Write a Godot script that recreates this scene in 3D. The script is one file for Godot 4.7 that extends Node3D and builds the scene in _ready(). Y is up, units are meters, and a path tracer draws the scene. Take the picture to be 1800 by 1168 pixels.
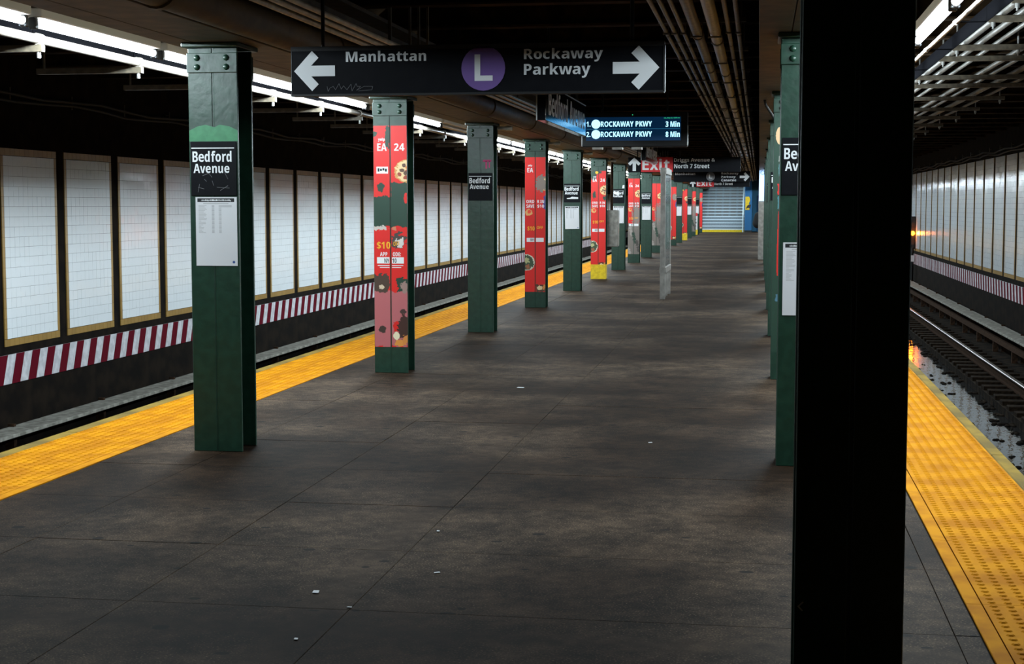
extends Node3D
# An underground island platform: two rows of green steel columns, tiled side walls, hung signs, stairs at the far end.
# x to the side, y up from the platform floor, "d" = metres along the platform away from the camera (world z = -d).

const EYE := 1.51
const FOCAL := 2707.0
const BAY := 4.54
const PITCH := 1.5133      # cross beams and tile panels: three to a bay
const BEAM0 := 1.25
var used := {}
var M := {}
var bold: SystemFont
var rng := RandomNumberGenerator.new()

# ---------------------------------------------------------------- helpers
func V(x: float, y: float, d: float) -> Vector3:
	return Vector3(x, y, -d)

func roof(d: float) -> float:      # height of what is overhead: a cross beam or the ceiling slab
	var r := fposmod(d - BEAM0, PITCH)
	return 3.05 if r < 0.07 or r > PITCH - 0.07 else 3.3

func px(u: float, v: float, d: float) -> Vector3:   # the point at distance d along the platform seen at pixel (u, v)
	var c := Vector3(u - 900.0, v - 584.0, FOCAL)
	var x := c.dot(Vector3(0.98741646, 0.01292573, -0.15761236))
	var y := c.dot(Vector3(0.0, 0.99665408, 0.08173521))
	var z := c.dot(Vector3(0.15814149, -0.08070669, 0.98411265))
	return V(x / z * d, EYE - y / z * d, d)

func numbered(n: String) -> String:
	if not used.has(n):
		used[n] = 0
		return n
	used[n] += 1
	return "%s_%03d" % [n, used[n]]

func tag(o: Node, label := "", category := "", group := "", kind := "") -> void:
	if label: o.set_meta("label", label)
	if category: o.set_meta("category", category)
	if group: o.set_meta("group", group)
	if kind: o.set_meta("kind", kind)

func base(called: String, at: Vector3, label := "", category := "", group := "", kind := "") -> Node3D:
	var o := Node3D.new()
	o.name = numbered(called)
	add_child(o)
	o.position = at
	tag(o, label, category, group, kind)
	return o

func node_of(called: String, mesh: Mesh, m: Material, parent: Node, at := Vector3.ZERO) -> MeshInstance3D:
	var o := MeshInstance3D.new()
	o.name = numbered(called) if parent == self else called
	o.mesh = mesh
	if m: o.material_override = m
	parent.add_child(o, true)
	o.position = at
	return o

func S() -> SurfaceTool:
	var st := SurfaceTool.new()
	st.begin(Mesh.PRIMITIVE_TRIANGLES)
	return st

func put(called: String, st: SurfaceTool, m: Material, parent: Node, at := Vector3.ZERO) -> MeshInstance3D:
	return node_of(called, st.commit(), m, parent, at)

func tri(st: SurfaceTool, a: Vector3, b: Vector3, c: Vector3, n: Vector3) -> void:
	if (b - a).cross(c - a).dot(n) > 0.0:
		var t := b; b = c; c = t
	for p in [a, b, c]:
		st.set_normal(n)
		st.add_vertex(p)

func quad(st: SurfaceTool, a: Vector3, b: Vector3, c: Vector3, d: Vector3, n: Vector3) -> void:
	tri(st, a, b, c, n)
	tri(st, a, c, d, n)

func bx(st: SurfaceTool, lo: Vector3, hi: Vector3) -> void:   # a box between two corners
	var a := lo.min(hi); var b := lo.max(hi)
	for ax in 3:
		var u := (ax + 1) % 3; var w := (ax + 2) % 3
		for s in 2:
			var p := Vector3.ZERO
			p[ax] = b[ax] if s else a[ax]
			var q: Array = []
			for k in [[0, 0], [1, 0], [1, 1], [0, 1]]:
				var r := p
				r[u] = b[u] if k[0] else a[u]
				r[w] = b[w] if k[1] else a[w]
				q.append(r)
			var n := Vector3.ZERO
			n[ax] = 1.0 if s else -1.0
			quad(st, q[0], q[1], q[2], q[3], n)

func bevel(st: SurfaceTool, lo: Vector3, hi: Vector3, e: float) -> void:   # a box whose 12 edges are chamfered by e
	var a := lo.min(hi); var b := lo.max(hi)
	var face := func(ax: int, s: int) -> Array:
		var u := (ax + 1) % 3; var w := (ax + 2) % 3
		var q: Array = []
		for k in [[0, 0], [1, 0], [1, 1], [0, 1]]:
			var r := Vector3.ZERO
			r[ax] = b[ax] if s else a[ax]
			r[u] = (b[u] - e) if k[0] else (a[u] + e)
			r[w] = (b[w] - e) if k[1] else (a[w] + e)
			q.append(r)
		return q
	for ax in 3:
		for s in 2:
			var q: Array = face.call(ax, s)
			var n := Vector3.ZERO
			n[ax] = 1.0 if s else -1.0
			quad(st, q[0], q[1], q[2], q[3], n)
	var mid := (a + b) / 2.0
	for ax in 3:                       # edges parallel to ax
		var u := (ax + 1) % 3; var w := (ax + 2) % 3
		for su in 2:
			for sw in 2:
				var p0 := mid; var p1 := mid
				p0[u] = b[u] if su else a[u]
				p0[w] = (b[w] - e) if sw else (a[w] + e)
				p1[u] = (b[u] - e) if su else (a[u] + e)
				p1[w] = b[w] if sw else a[w]
				var p2 := p1; var p3 := p0
				p0[ax] = a[ax] + e; p1[ax] = a[ax] + e
				p2[ax] = b[ax] - e; p3[ax] = b[ax] - e
				var n := Vector3.ZERO
				n[u] = 1.0 if su else -1.0
				n[w] = 1.0 if sw else -1.0
				quad(st, p0, p1, p2, p3, n.normalized())

func rod(st: SurfaceTool, a: Vector3, b: Vector3, r: float, n := 10, caps := true) -> void:
	var ax := (b - a).normalized()
	var u := ax.cross(Vector3.UP if absf(ax.y) < 0.9 else Vector3.RIGHT).normalized()
	var w := ax.cross(u)
	for i in n:
		var t0 := TAU * i / n; var t1 := TAU * (i + 1) / n
		var n0 := u * cos(t0) + w * sin(t0); var n1 := u * cos(t1) + w * sin(t1)
		var q := [a + n0 * r, a + n1 * r, b + n1 * r, b + n0 * r]
		var ns := [n0, n1, n1, n0]
		var order := [0, 1, 2, 0, 2, 3]
		if (q[1] - q[0]).cross(q[2] - q[0]).dot(n0) > 0.0: order = [0, 2, 1, 0, 3, 2]
		for k in order:
			st.set_normal(ns[k]); st.add_vertex(q[k])
		if caps:
			tri(st, a, q[0], q[1], -ax)
			tri(st, b, q[3], q[2], ax)

func path_rod(st: SurfaceTool, pts: Array, r: float, n := 6) -> void:
	for i in pts.size() - 1:
		rod(st, pts[i], pts[i + 1], r, n, i == 0 or i == pts.size() - 2)

func dome(st: SurfaceTool, c: Vector3, ax: Vector3, r: float, h: float, n := 8, rings := 3) -> void:
	var u := ax.cross(Vector3.UP if absf(ax.y) < 0.9 else Vector3.RIGHT).normalized()
	var w := ax.cross(u)
	var at := func(i: int, k: int) -> Array:
		var f := PI / 2.0 * k / rings; var t := TAU * i / n
		var side := u * cos(t) + w * sin(t)
		return [c + side * r * cos(f) + ax * h * sin(f), (side * cos(f) / r + ax * sin(f) / h).normalized()]
	for k in rings:
		for i in n:
			var q := [at.call(i, k), at.call(i + 1, k), at.call(i + 1, k + 1), at.call(i, k + 1)]
			var order := [0, 1, 2, 0, 2, 3]
			if (q[1][0] - q[0][0]).cross(q[2][0] - q[0][0]).dot(q[0][1]) > 0.0: order = [0, 2, 1, 0, 3, 2]
			for j in order:
				st.set_normal(q[j][1]); st.add_vertex(q[j][0])

func flat(st: SurfaceTool, pts: PackedVector2Array, z0: float, z1: float) -> void:   # a polygon in x, y given thickness along z
	var ix := Geometry2D.triangulate_polygon(pts)
	for i in range(0, ix.size(), 3):
		for zz in [[z0, -1.0], [z1, 1.0]]:
			var p := []
			for k in 3: p.append(Vector3(pts[ix[i + k]].x, pts[ix[i + k]].y, zz[0]))
			tri(st, p[0], p[1], p[2], Vector3(0, 0, zz[1] * signf(z1 - z0)))
	var cw := Geometry2D.is_polygon_clockwise(pts)
	for i in pts.size():
		var a := pts[i]; var b := pts[(i + 1) % pts.size()]
		var n2 := (b - a).orthogonal().normalized() * (1.0 if cw else -1.0)
		quad(st, Vector3(a.x, a.y, z0), Vector3(b.x, b.y, z0), Vector3(b.x, b.y, z1), Vector3(a.x, a.y, z1), Vector3(n2.x, n2.y, 0))

# ---------------------------------------------------------------- textures and materials
func ramp_image(w: int, h: int, f: Callable) -> ImageTexture:
	var im := Image.create(w, h, false, Image.FORMAT_RGB8)
	for y in h:
		for x in w:
			im.set_pixel(x, y, f.call(x, y))
	im.generate_mipmaps()
	return ImageTexture.create_from_image(im)

func noise(freq: float, sd: int, oct := 4) -> FastNoiseLite:
	var n := FastNoiseLite.new()
	n.noise_type = FastNoiseLite.TYPE_SIMPLEX_SMOOTH
	n.seed = sd
	n.frequency = freq
	n.fractal_octaves = oct
	return n

func seam(n: FastNoiseLite, size: int) -> Image:
	return n.get_seamless_image(size, size)

func mat(c: Color, rough := 0.7, metal := 0.0, called := "") -> StandardMaterial3D:
	var m := StandardMaterial3D.new()
	m.albedo_color = c
	m.roughness = rough
	m.metallic = metal
	m.resource_name = called
	return m

func c8(r: int, g: int, b: int) -> Color:
	return Color(r / 255.0, g / 255.0, b / 255.0)

func worn(c: Color, c2: Color, freq: float, scale: float, rough: float, sd: int, metal := 0.0, bump := 0.0, sharp := 0.5) -> StandardMaterial3D:
	# two colours mottled by noise, laid on in world space
	var size := 256
	var a := seam(noise(freq, sd, 5), size)
	var tex := ramp_image(size, size, func(x: int, y: int) -> Color:
		var t: float = a.get_pixel(x, y).r
		t = clampf((t - 0.5) / sharp + 0.5, 0.0, 1.0)
		return c.lerp(c2, t))
	var m := mat(Color.WHITE, rough, metal)
	m.albedo_texture = tex
	m.uv1_triplanar = true
	m.uv1_world_triplanar = true
	m.uv1_scale = Vector3.ONE * scale
	if bump > 0.0:
		m.heightmap_enabled = true
		m.heightmap_texture = ImageTexture.create_from_image(a)
		m.heightmap_scale = bump
	return m

func glow(c: Color, e: float) -> StandardMaterial3D:
	var m := mat(c, 0.5)
	m.emission_enabled = true
	m.emission = c
	m.emission_energy_multiplier = e
	return m

func concrete() -> StandardMaterial3D:
	var size := 1024            # covers 3.6 m
	var big := seam(noise(0.006, 3, 5), size)
	var mid := seam(noise(0.03, 5, 4), size)
	var fine := seam(noise(0.35, 9, 2), size)
	var im := Image.create(size, size, false, Image.FORMAT_RGB8)
	var dark := c8(40, 31, 24); var pale := c8(82, 67, 54)
	for y in size:
		for x in size:
			var t := big.get_pixel(x, y).r * 0.55 + mid.get_pixel(x, y).r * 0.45
			t = clampf((t - 0.5) * 2.0 + 0.5, 0.0, 1.0)
			var c := dark.lerp(pale, t)
			var g := fine.get_pixel(x, y).r
			if g > 0.68: c = c.lerp(c8(176, 152, 122), minf(1.0, (g - 0.68) * 4.0))
			elif g < 0.3: c = c * 0.72
			im.set_pixel(x, y, c)
	var r := RandomNumberGenerator.new()
	r.seed = 77
	for k in 46:               # trodden gum and drips
		var cx := r.randi() % size; var cy := r.randi() % size
		var rx := r.randf_range(3, 9); var ry := rx * r.randf_range(0.5, 1.0)
		for y in range(-12, 13):
			for x in range(-12, 13):
				var e := Vector2(x / rx, y / ry).length()
				if e < 1.0:
					var qx := posmod(cx + x, size); var qy := posmod(cy + y, size)
					im.set_pixel(qx, qy, im.get_pixel(qx, qy).lerp(c8(24, 21, 19), 0.8))
	im.generate_mipmaps()
	var m := mat(Color.WHITE, 0.72)
	m.metallic_specular = 0.16
	m.albedo_texture = ImageTexture.create_from_image(im)
	m.uv1_triplanar = true
	m.uv1_world_triplanar = true
	m.uv1_scale = Vector3.ONE / 3.6
	var st := seam(noise(0.011, 21, 4), 256)
	var stain := ramp_image(256, 256, func(x: int, y: int) -> Color:
		var t: float = clampf((st.get_pixel(x, y).r - 0.5) * 2.2 + 0.5, 0.0, 1.0)
		return c8(150, 138, 128).lerp(Color.WHITE, t))
	m.detail_enabled = true
	m.detail_blend_mode = BaseMaterial3D.BLEND_MODE_MUL
	m.detail_uv_layer = BaseMaterial3D.DETAIL_UV_2
	m.detail_albedo = stain
	m.uv2_triplanar = true
	m.uv2_world_triplanar = true
	m.uv2_scale = Vector3.ONE / 7.3
	return m

func make_materials() -> void:
	bold = SystemFont.new()
	bold.font_names = PackedStringArray(["Droid Sans"])
	bold.font_weight = 700
	M.concrete = concrete()
	M.bed = worn(c8(20, 17, 14), c8(32, 27, 23), 0.02, 0.5, 0.85, 11)
	M.muck = worn(c8(16, 13, 11), c8(40, 33, 26), 0.02, 0.7, 0.8, 12, 0.0, 1.0)
	M.tie = worn(c8(22, 17, 13), c8(44, 35, 27), 0.03, 1.3, 0.85, 13)
	M.yellow = worn(c8(196, 130, 4), c8(170, 106, 6), 0.015, 0.9, 0.85, 14)
	M.yellow.metallic_specular = 0.2
	M.edge = worn(c8(134, 110, 50), c8(104, 88, 50), 0.012, 0.7, 0.9, 15)
	M.edge.metallic_specular = 0.2
	M.green = worn(c8(21, 50, 37), c8(27, 58, 44), 0.03, 1.6, 0.38, 16, 0.0, 0.09)
	M.green_new = worn(c8(44, 112, 74), c8(54, 124, 82), 0.03, 2.0, 0.42, 17)
	M.cream = worn(c8(98, 82, 60), c8(74, 62, 45), 0.02, 0.8, 0.6, 18)
	M.ceiling = worn(c8(26, 21, 17), c8(15, 13, 11), 0.02, 0.5, 0.9, 19)
	M.beam = worn(c8(56, 42, 28), c8(32, 25, 18), 0.02, 0.6, 0.8, 20)
	M.wall = worn(c8(27, 21, 16), c8(15, 12, 10), 0.02, 0.6, 0.8, 22)
	M.wall.metallic_specular = 0.25
	M.tile = mat(c8(218, 221, 224), 0.14, 0.0)
	M.ochre = mat(c8(150, 116, 56), 0.35)
	M.ochre.vertex_color_use_as_albedo = true
	M.white_board = worn(c8(192, 190, 194), c8(170, 168, 172), 0.03, 1.0, 0.8, 23)
	M.white_board.metallic_specular = 0.2
	M.maroon = mat(c8(84, 8, 24), 0.85)
	M.maroon.metallic_specular = 0.15
	M.galv = worn(c8(104, 101, 95), c8(78, 75, 70), 0.03, 1.5, 0.5, 24, 0.2)
	M.conduit = worn(c8(140, 132, 122), c8(104, 98, 90), 0.03, 1.2, 0.42, 25)
	M.pipe_white = worn(c8(196, 191, 180), c8(164, 159, 148), 0.03, 1.2, 0.4, 26)
	M.strut = worn(c8(96, 87, 72), c8(72, 65, 54), 0.03, 1.4, 0.5, 27)
	M.rail = worn(c8(120, 112, 104), c8(90, 82, 74), 0.03, 1.0, 0.38, 28, 0.8)
	M.rust = worn(c8(62, 44, 32), c8(38, 29, 23), 0.03, 1.4, 0.75, 29)
	M.cover = worn(c8(140, 137, 129), c8(104, 101, 94), 0.03, 0.8, 0.6, 30)
	M.black = mat(c8(14, 14, 16), 0.35)
	M.sign_black = worn(c8(14, 15, 19), c8(17, 18, 22), 0.03, 1.5, 0.55, 31)
	M.sign_black.metallic_specular = 0.22
	M.sign_gloss = mat(c8(12, 13, 16), 0.12)
	M.ink = mat(c8(220, 222, 224), 0.5)
	M.ink_dark = mat(c8(22, 22, 24), 0.6)
	M.red = mat(c8(196, 34, 40), 0.5)
	M.purple = mat(c8(110, 84, 148), 0.45)
	M.grey_disc = mat(c8(104, 104, 108), 0.5)
	M.steel = worn(c8(160, 156, 148), c8(132, 128, 122), 0.03, 1.0, 0.35, 32, 0.5)
	M.paper = mat(c8(206, 206, 208), 0.7)
	M.stand = worn(c8(134, 130, 124), c8(112, 108, 103), 0.03, 1.0, 0.5, 35)
	M.backing = mat(c8(96, 94, 92), 0.4)
	M.notice = notice_print()
	M.aluminium = mat(c8(170, 170, 168), 0.35, 0.6)
	M.lamp_white = mat(c8(225, 225, 220), 0.5)
	M.tube = glow(Color(0.95, 0.98, 1.0), 9.0)
	M.tube_off = mat(c8(190, 190, 186), 0.3)
	M.socket = mat(c8(24, 26, 30), 0.5)
	M.screen = glow(Color(0.01, 0.2, 0.36), 0.36)
	M.screen_ink = glow(Color(0.7, 0.93, 1.0), 1.6)
	M.screen_line = glow(Color(0.35, 0.85, 1.0), 1.3)
	M.screen_green = glow(Color(0.2, 0.8, 0.55), 0.8)
	M.panel_light = glow(Color(0.66, 0.8, 1.0), 1.1)
	M.blue = mat(c8(14, 88, 138), 0.6)
	M.pale_blue = mat(c8(60, 140, 186), 0.6)
	M.yellow_paint = worn(c8(222, 190, 20), c8(200, 166, 18), 0.03, 1.4, 0.5, 33)
	M.stair = worn(c8(120, 128, 132), c8(92, 98, 102), 0.04, 2.0, 0.5, 34)
	M.nosing = mat(c8(205, 214, 218), 0.4)
	M.cloth = mat(c8(12, 12, 14), 0.9)
	M.trousers = mat(c8(30, 32, 40), 0.85)
	M.skin = mat(c8(150, 110, 88), 0.6)
	M.amber = glow(Color(1.0, 0.5, 0.1), 14.0)
	M.gold = mat(c8(226, 164, 30), 0.5)
	M.magenta = mat(c8(180, 30, 100), 0.5)
	M.cable = mat(c8(22, 20, 18), 0.7)
	M.dull_black = mat(c8(5, 5, 6), 1.0)
	M.dull_black.specular_mode = BaseMaterial3D.SPECULAR_DISABLED
	M.glass = mat(Color(0.9, 0.95, 0.95, 0.12), 0.05)
	M.glass.transparency = BaseMaterial3D.TRANSPARENCY_ALPHA
	var w := mat(c8(10, 12, 13), 0.04)
	w.metallic_specular = 0.6
	w.normal_enabled = true
	var wn := noise(0.02, 40, 3)
	var wi := seam(wn, 256)
	wi.bump_map_to_normal_map(2.0)
	w.normal_texture = ImageTexture.create_from_image(wi)
	w.normal_scale = 0.18
	w.uv1_triplanar = true
	w.uv1_world_triplanar = true
	w.uv1_scale = Vector3.ONE * 1.2
	M.water = w
	for k in ["muck", "tie", "bed", "rust", "wall", "cover", "ceiling", "beam"]: M[k].metallic_specular = 0.12

func notice_print() -> StandardMaterial3D:      # a printed sheet: heading, a table in three columns, plenty of empty paper
	var r := RandomNumberGenerator.new()
	r.seed = 5
	var im := Image.create(128, 212, false, Image.FORMAT_RGB8)
	im.fill(c8(206, 206, 209))
	im.fill_rect(Rect2i(6, 4, 114, 11), c8(20, 20, 24))
	for x in range(22, 106):
		if r.randf() < 0.6: im.fill_rect(Rect2i(x, 7, 1, 5), c8(215, 215, 215))
	im.fill_rect(Rect2i(24, 19, 78, 2), c8(150, 150, 152))
	for row in 22:
		var y := 25 + row * 4
		im.fill_rect(Rect2i(9, y, r.randi_range(8, 26), 2), c8(176, 176, 178))
		im.fill_rect(Rect2i(50, y, 8, 2), c8(158, 158, 160))
		im.fill_rect(Rect2i(72, y, 8 if row > 1 else 40, 2), c8(166, 166, 168))
	for y in range(-4, 5):
		for x in range(-4, 5):
			if x * x + y * y < 17: im.set_pixel(116 + x, 200 + y, c8(40, 70, 130))
	im.generate_mipmaps()
	var m := mat(Color.WHITE, 0.65)
	m.albedo_texture = ImageTexture.create_from_image(im)
	return m

# ---------------------------------------------------------------- lettering
func letters(s: String, parent: Node, m: Material, lo: Vector3, hi: Vector3, face := Vector3(0, 0, 1)) -> MeshInstance3D:
	# the text fills the box between lo (bottom left) and hi (top right), read from the side that "face" points to
	var t := TextMesh.new()
	t.text = s
	t.font = bold
	t.font_size = 28
	t.pixel_size = 0.01
	t.depth = 0.01
	t.curve_step = 1.5
	var b := t.get_aabb()
	var o := node_of("lettering", t, m, parent)
	var w := Vector2(hi.x - lo.x, hi.z - lo.z).length()
	var h := hi.y - lo.y
	var bs := Basis(Vector3.UP.cross(face), Vector3.UP, face)
	var sc := Vector3(w / b.size.x, h / b.size.y, 0.15)
	o.transform = Transform3D(bs * Basis.from_scale(sc), (lo + hi) / 2.0 - bs * (b.get_center() * sc))
	return o

func words(s: String, parent: Node, m: Material, d: float, u0: float, v0: float, u1: float, v1: float) -> MeshInstance3D:
	# the text on an upright face at distance d, in the parent's own axes
	var o := (parent as Node3D).position
	return letters(s, parent, m, px(u0, v1, d) - o, px(u1, v0, d) - o)

func plate(called: String, parent: Node, m: Material, d: float, u0: float, v0: float, u1: float, v1: float, thick := 0.012) -> MeshInstance3D:
	var o: Vector3 = (parent as Node3D).position
	var a := px(u0, v1, d) - o; var b := px(u1, v0, d) - o
	var st := S()
	bx(st, Vector3(a.x, a.y, a.z), Vector3(b.x, b.y, a.z - thick))
	return put(called, st, m, parent)

func arrow(parent: Node, m: Material, c: Vector3, size: float, turn: float) -> void:   # points to +x before the turn
	var st := S()
	var p := PackedVector2Array()
	for q in [[0.5, 0.0], [0.06, 0.47], [-0.1, 0.31], [0.08, 0.125], [-0.5, 0.125], [-0.5, -0.125], [0.08, -0.125], [-0.1, -0.31], [0.06, -0.47]]:
		p.append(Vector2(q[0], q[1]).rotated(turn) * size)
	flat(st, p, 0.0, 0.003)
	put("arrow", st, m, parent, c)

func disc(called: String, parent: Node, m: Material, c: Vector3, r: float, thick := 0.003) -> MeshInstance3D:
	var st := S()
	rod(st, Vector3.ZERO, Vector3(0, 0, thick), r, 28)
	return put(called, st, m, parent, c)

# ---------------------------------------------------------------- columns
const CW := 0.31
const CD := 0.28
var column_meshes := {}

func column_parts() -> void:
	var st := S()     # front and back flanges, each of two plates with the web's edge between them
	var t := 0.018
	for z in [0.0, -CD + t]:
		for s in [-1, 1]:
			bevel(st, Vector3(s * 0.005, 0.0, z), Vector3(s * CW / 2, 2.46, z - t), 0.003)
	column_meshes.flange = st.commit()
	st = S()
	bx(st, Vector3(-0.006, 0.0, -0.004), Vector3(0.006, 2.46, -CD + 0.004))
	for s in [-1, 1]:
		for z in [-t, -CD + t + 0.1]:
			bx(st, Vector3(s * 0.006, 0.0, z), Vector3(s * 0.02, 2.46, z - 0.1))
	column_meshes.web = st.commit()
	st = S()
	bevel(st, Vector3(-CW / 2 - 0.004, 2.312, 0.014), Vector3(CW / 2 + 0.004, 2.43, 0.0), 0.003)
	column_meshes.splice = st.commit()
	st = S()
	bevel(st, Vector3(-CW / 2 - 0.02, 2.462, 0.06), Vector3(CW / 2 + 0.02, 2.49, -CD - 0.06), 0.004)
	column_meshes.cap = st.commit()
	st = S()
	dome(st, Vector3.ZERO, Vector3(0, 0, 1), 0.02, 0.017)
	column_meshes.rivet = st.commit()

func column(x: float, d: float, label: String, group := "") -> Node3D:
	var o := base("steel_column", V(x, 0, d), label, "column", group, "thing")
	for n in ["flange", "web", "splice", "cap"]:
		node_of({"flange": "flange_plates", "web": "web", "splice": "splice_plate", "cap": "cap_plate"}[n], column_meshes[n], M.green, o)
	var sp := o.get_child(2)
	var back := node_of("splice_plate", column_meshes.splice, M.green, o, Vector3(0, 0, -CD - 0.014))
	if d < 60.0:
		for sx in [-1, 1]:
			for y in [2.345, 2.4]:
				node_of("rivet", column_meshes.rivet, M.green, sp, Vector3(sx * 0.092, y, 0.014))
				if d < 20.0: node_of("rivet", column_meshes.rivet, M.green, back, Vector3(sx * 0.092, y, 0.0)).rotation.y = PI
	return o

func station_plate(x: float, d: float, y0: float, y1: float, label: String, group := "") -> Node3D:
	var o := base("station_name_plate", V(x, y0, d) + Vector3(0, 0, 0.001), label, "sign", group)
	var st := S()
	var w := CW - 0.022; var h := y1 - y0
	bevel(st, Vector3(-w / 2, 0, 0), Vector3(w / 2, h, 0.006), 0.001)
	put("plate", st, M.sign_black, o)
	st = S()
	bx(st, Vector3(-w * 0.48, h - 0.042, 0.006), Vector3(w * 0.46, h - 0.036, 0.0072))
	put("rule", st, M.ink, o)
	if d < 48:
		letters("Bedford", o, M.ink, Vector3(-w * 0.46, h - 0.122, 0.006), Vector3(w * 0.4, h - 0.056, 0.006))
		letters("Avenue", o, M.ink, Vector3(-w * 0.44, h - 0.19, 0.006), Vector3(w * 0.35, h - 0.134, 0.006))
	return o

func notice(x: float, d: float, y0: float, y1: float, w: float, label: String, group := "", turn := 0.0) -> void:
	var o := base("paper_notice", V(x, y0, d) + Vector3(0, 0, 0.001), label, "notice", group)
	o.rotation.z = turn
	var st := S()
	bx(st, Vector3(-w / 2, 0, 0), Vector3(w / 2, y1 - y0, 0.002))
	put("sheet", st, M.paper, o)
	st = S()
	var q := [Vector3(-w / 2, 0, 0.0026), Vector3(w / 2, 0, 0.0026), Vector3(w / 2, y1 - y0, 0.0026), Vector3(-w / 2, y1 - y0, 0.0026)]
	var uv := [Vector2(0, 1), Vector2(1, 1), Vector2(1, 0), Vector2(0, 0)]
	for k in [0, 2, 1, 0, 3, 2]:
		st.set_normal(Vector3(0, 0, 1)); st.set_uv(uv[k]); st.add_vertex(q[k])
	put("print", st, M.notice, o)
	if d < 12.0:
		letters("Overnight Closure for Cleaning", o, M.ink, Vector3(-w * 0.36, (y1 - y0) * 0.938, 0.002), Vector3(w * 0.36, (y1 - y0) * 0.962, 0.002))

# An advertising sheet, drawn on a canvas 55 wide and 392 high: a = top of the sheet
var ad_w := 110
var ad_h := 784

func ad_blob(im: Image, cx: float, cy: float, rx: float, ry: float, c: Color, jag: FastNoiseLite, rough := 0.5) -> void:
	for y in range(int((cy - ry * 1.6) * 2), int((cy + ry * 1.6) * 2) + 1):
		for x in range(int((cx - rx * 1.6) * 2), int((cx + rx * 1.6) * 2) + 1):
			if x < 0 or y < 0 or x >= ad_w or y >= ad_h: continue
			var e := Vector2((x / 2.0 - cx) / rx, (y / 2.0 - cy) / ry).length() + jag.get_noise_2d(x * 3.0, y * 3.0) * rough
			if e < 1.0: im.set_pixel(x, y, c)

func ad_rect(im: Image, x0: float, y0: float, x1: float, y1: float, c: Color, jag: FastNoiseLite, rough := 4.0) -> void:
	for y in range(maxi(0, int(y0 * 2) - 16), mini(ad_h, int(y1 * 2) + 16)):
		for x in range(maxi(0, int(x0 * 2) - 16), mini(ad_w, int(x1 * 2) + 16)):
			var n := jag.get_noise_2d(x * 2.0, y * 2.0) * rough
			var fx := x / 2.0; var fy := y / 2.0
			if fx > x0 + n and fx < x1 + n and fy > y0 + n and fy < y1 + n: im.set_pixel(x, y, c)

func pizza(im: Image, cx: float, cy: float, r: float, j: FastNoiseLite) -> void:
	ad_blob(im, cx, cy, r, r, c8(196, 140, 78), j, 0.12)
	ad_blob(im, cx, cy, r * 0.88, r * 0.88, c8(222, 190, 140), j, 0.3)
	for k in 12:
		var a := k * 2.4
		ad_blob(im, cx + cos(a) * r * 0.16 * sqrt(k * 1.8), cy + sin(a) * r * 0.16 * sqrt(k * 1.8), r * 0.17, r * 0.15, [c8(150, 60, 40), c8(90, 60, 44), c8(206, 120, 60)][k % 3], j, 0.5)

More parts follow.
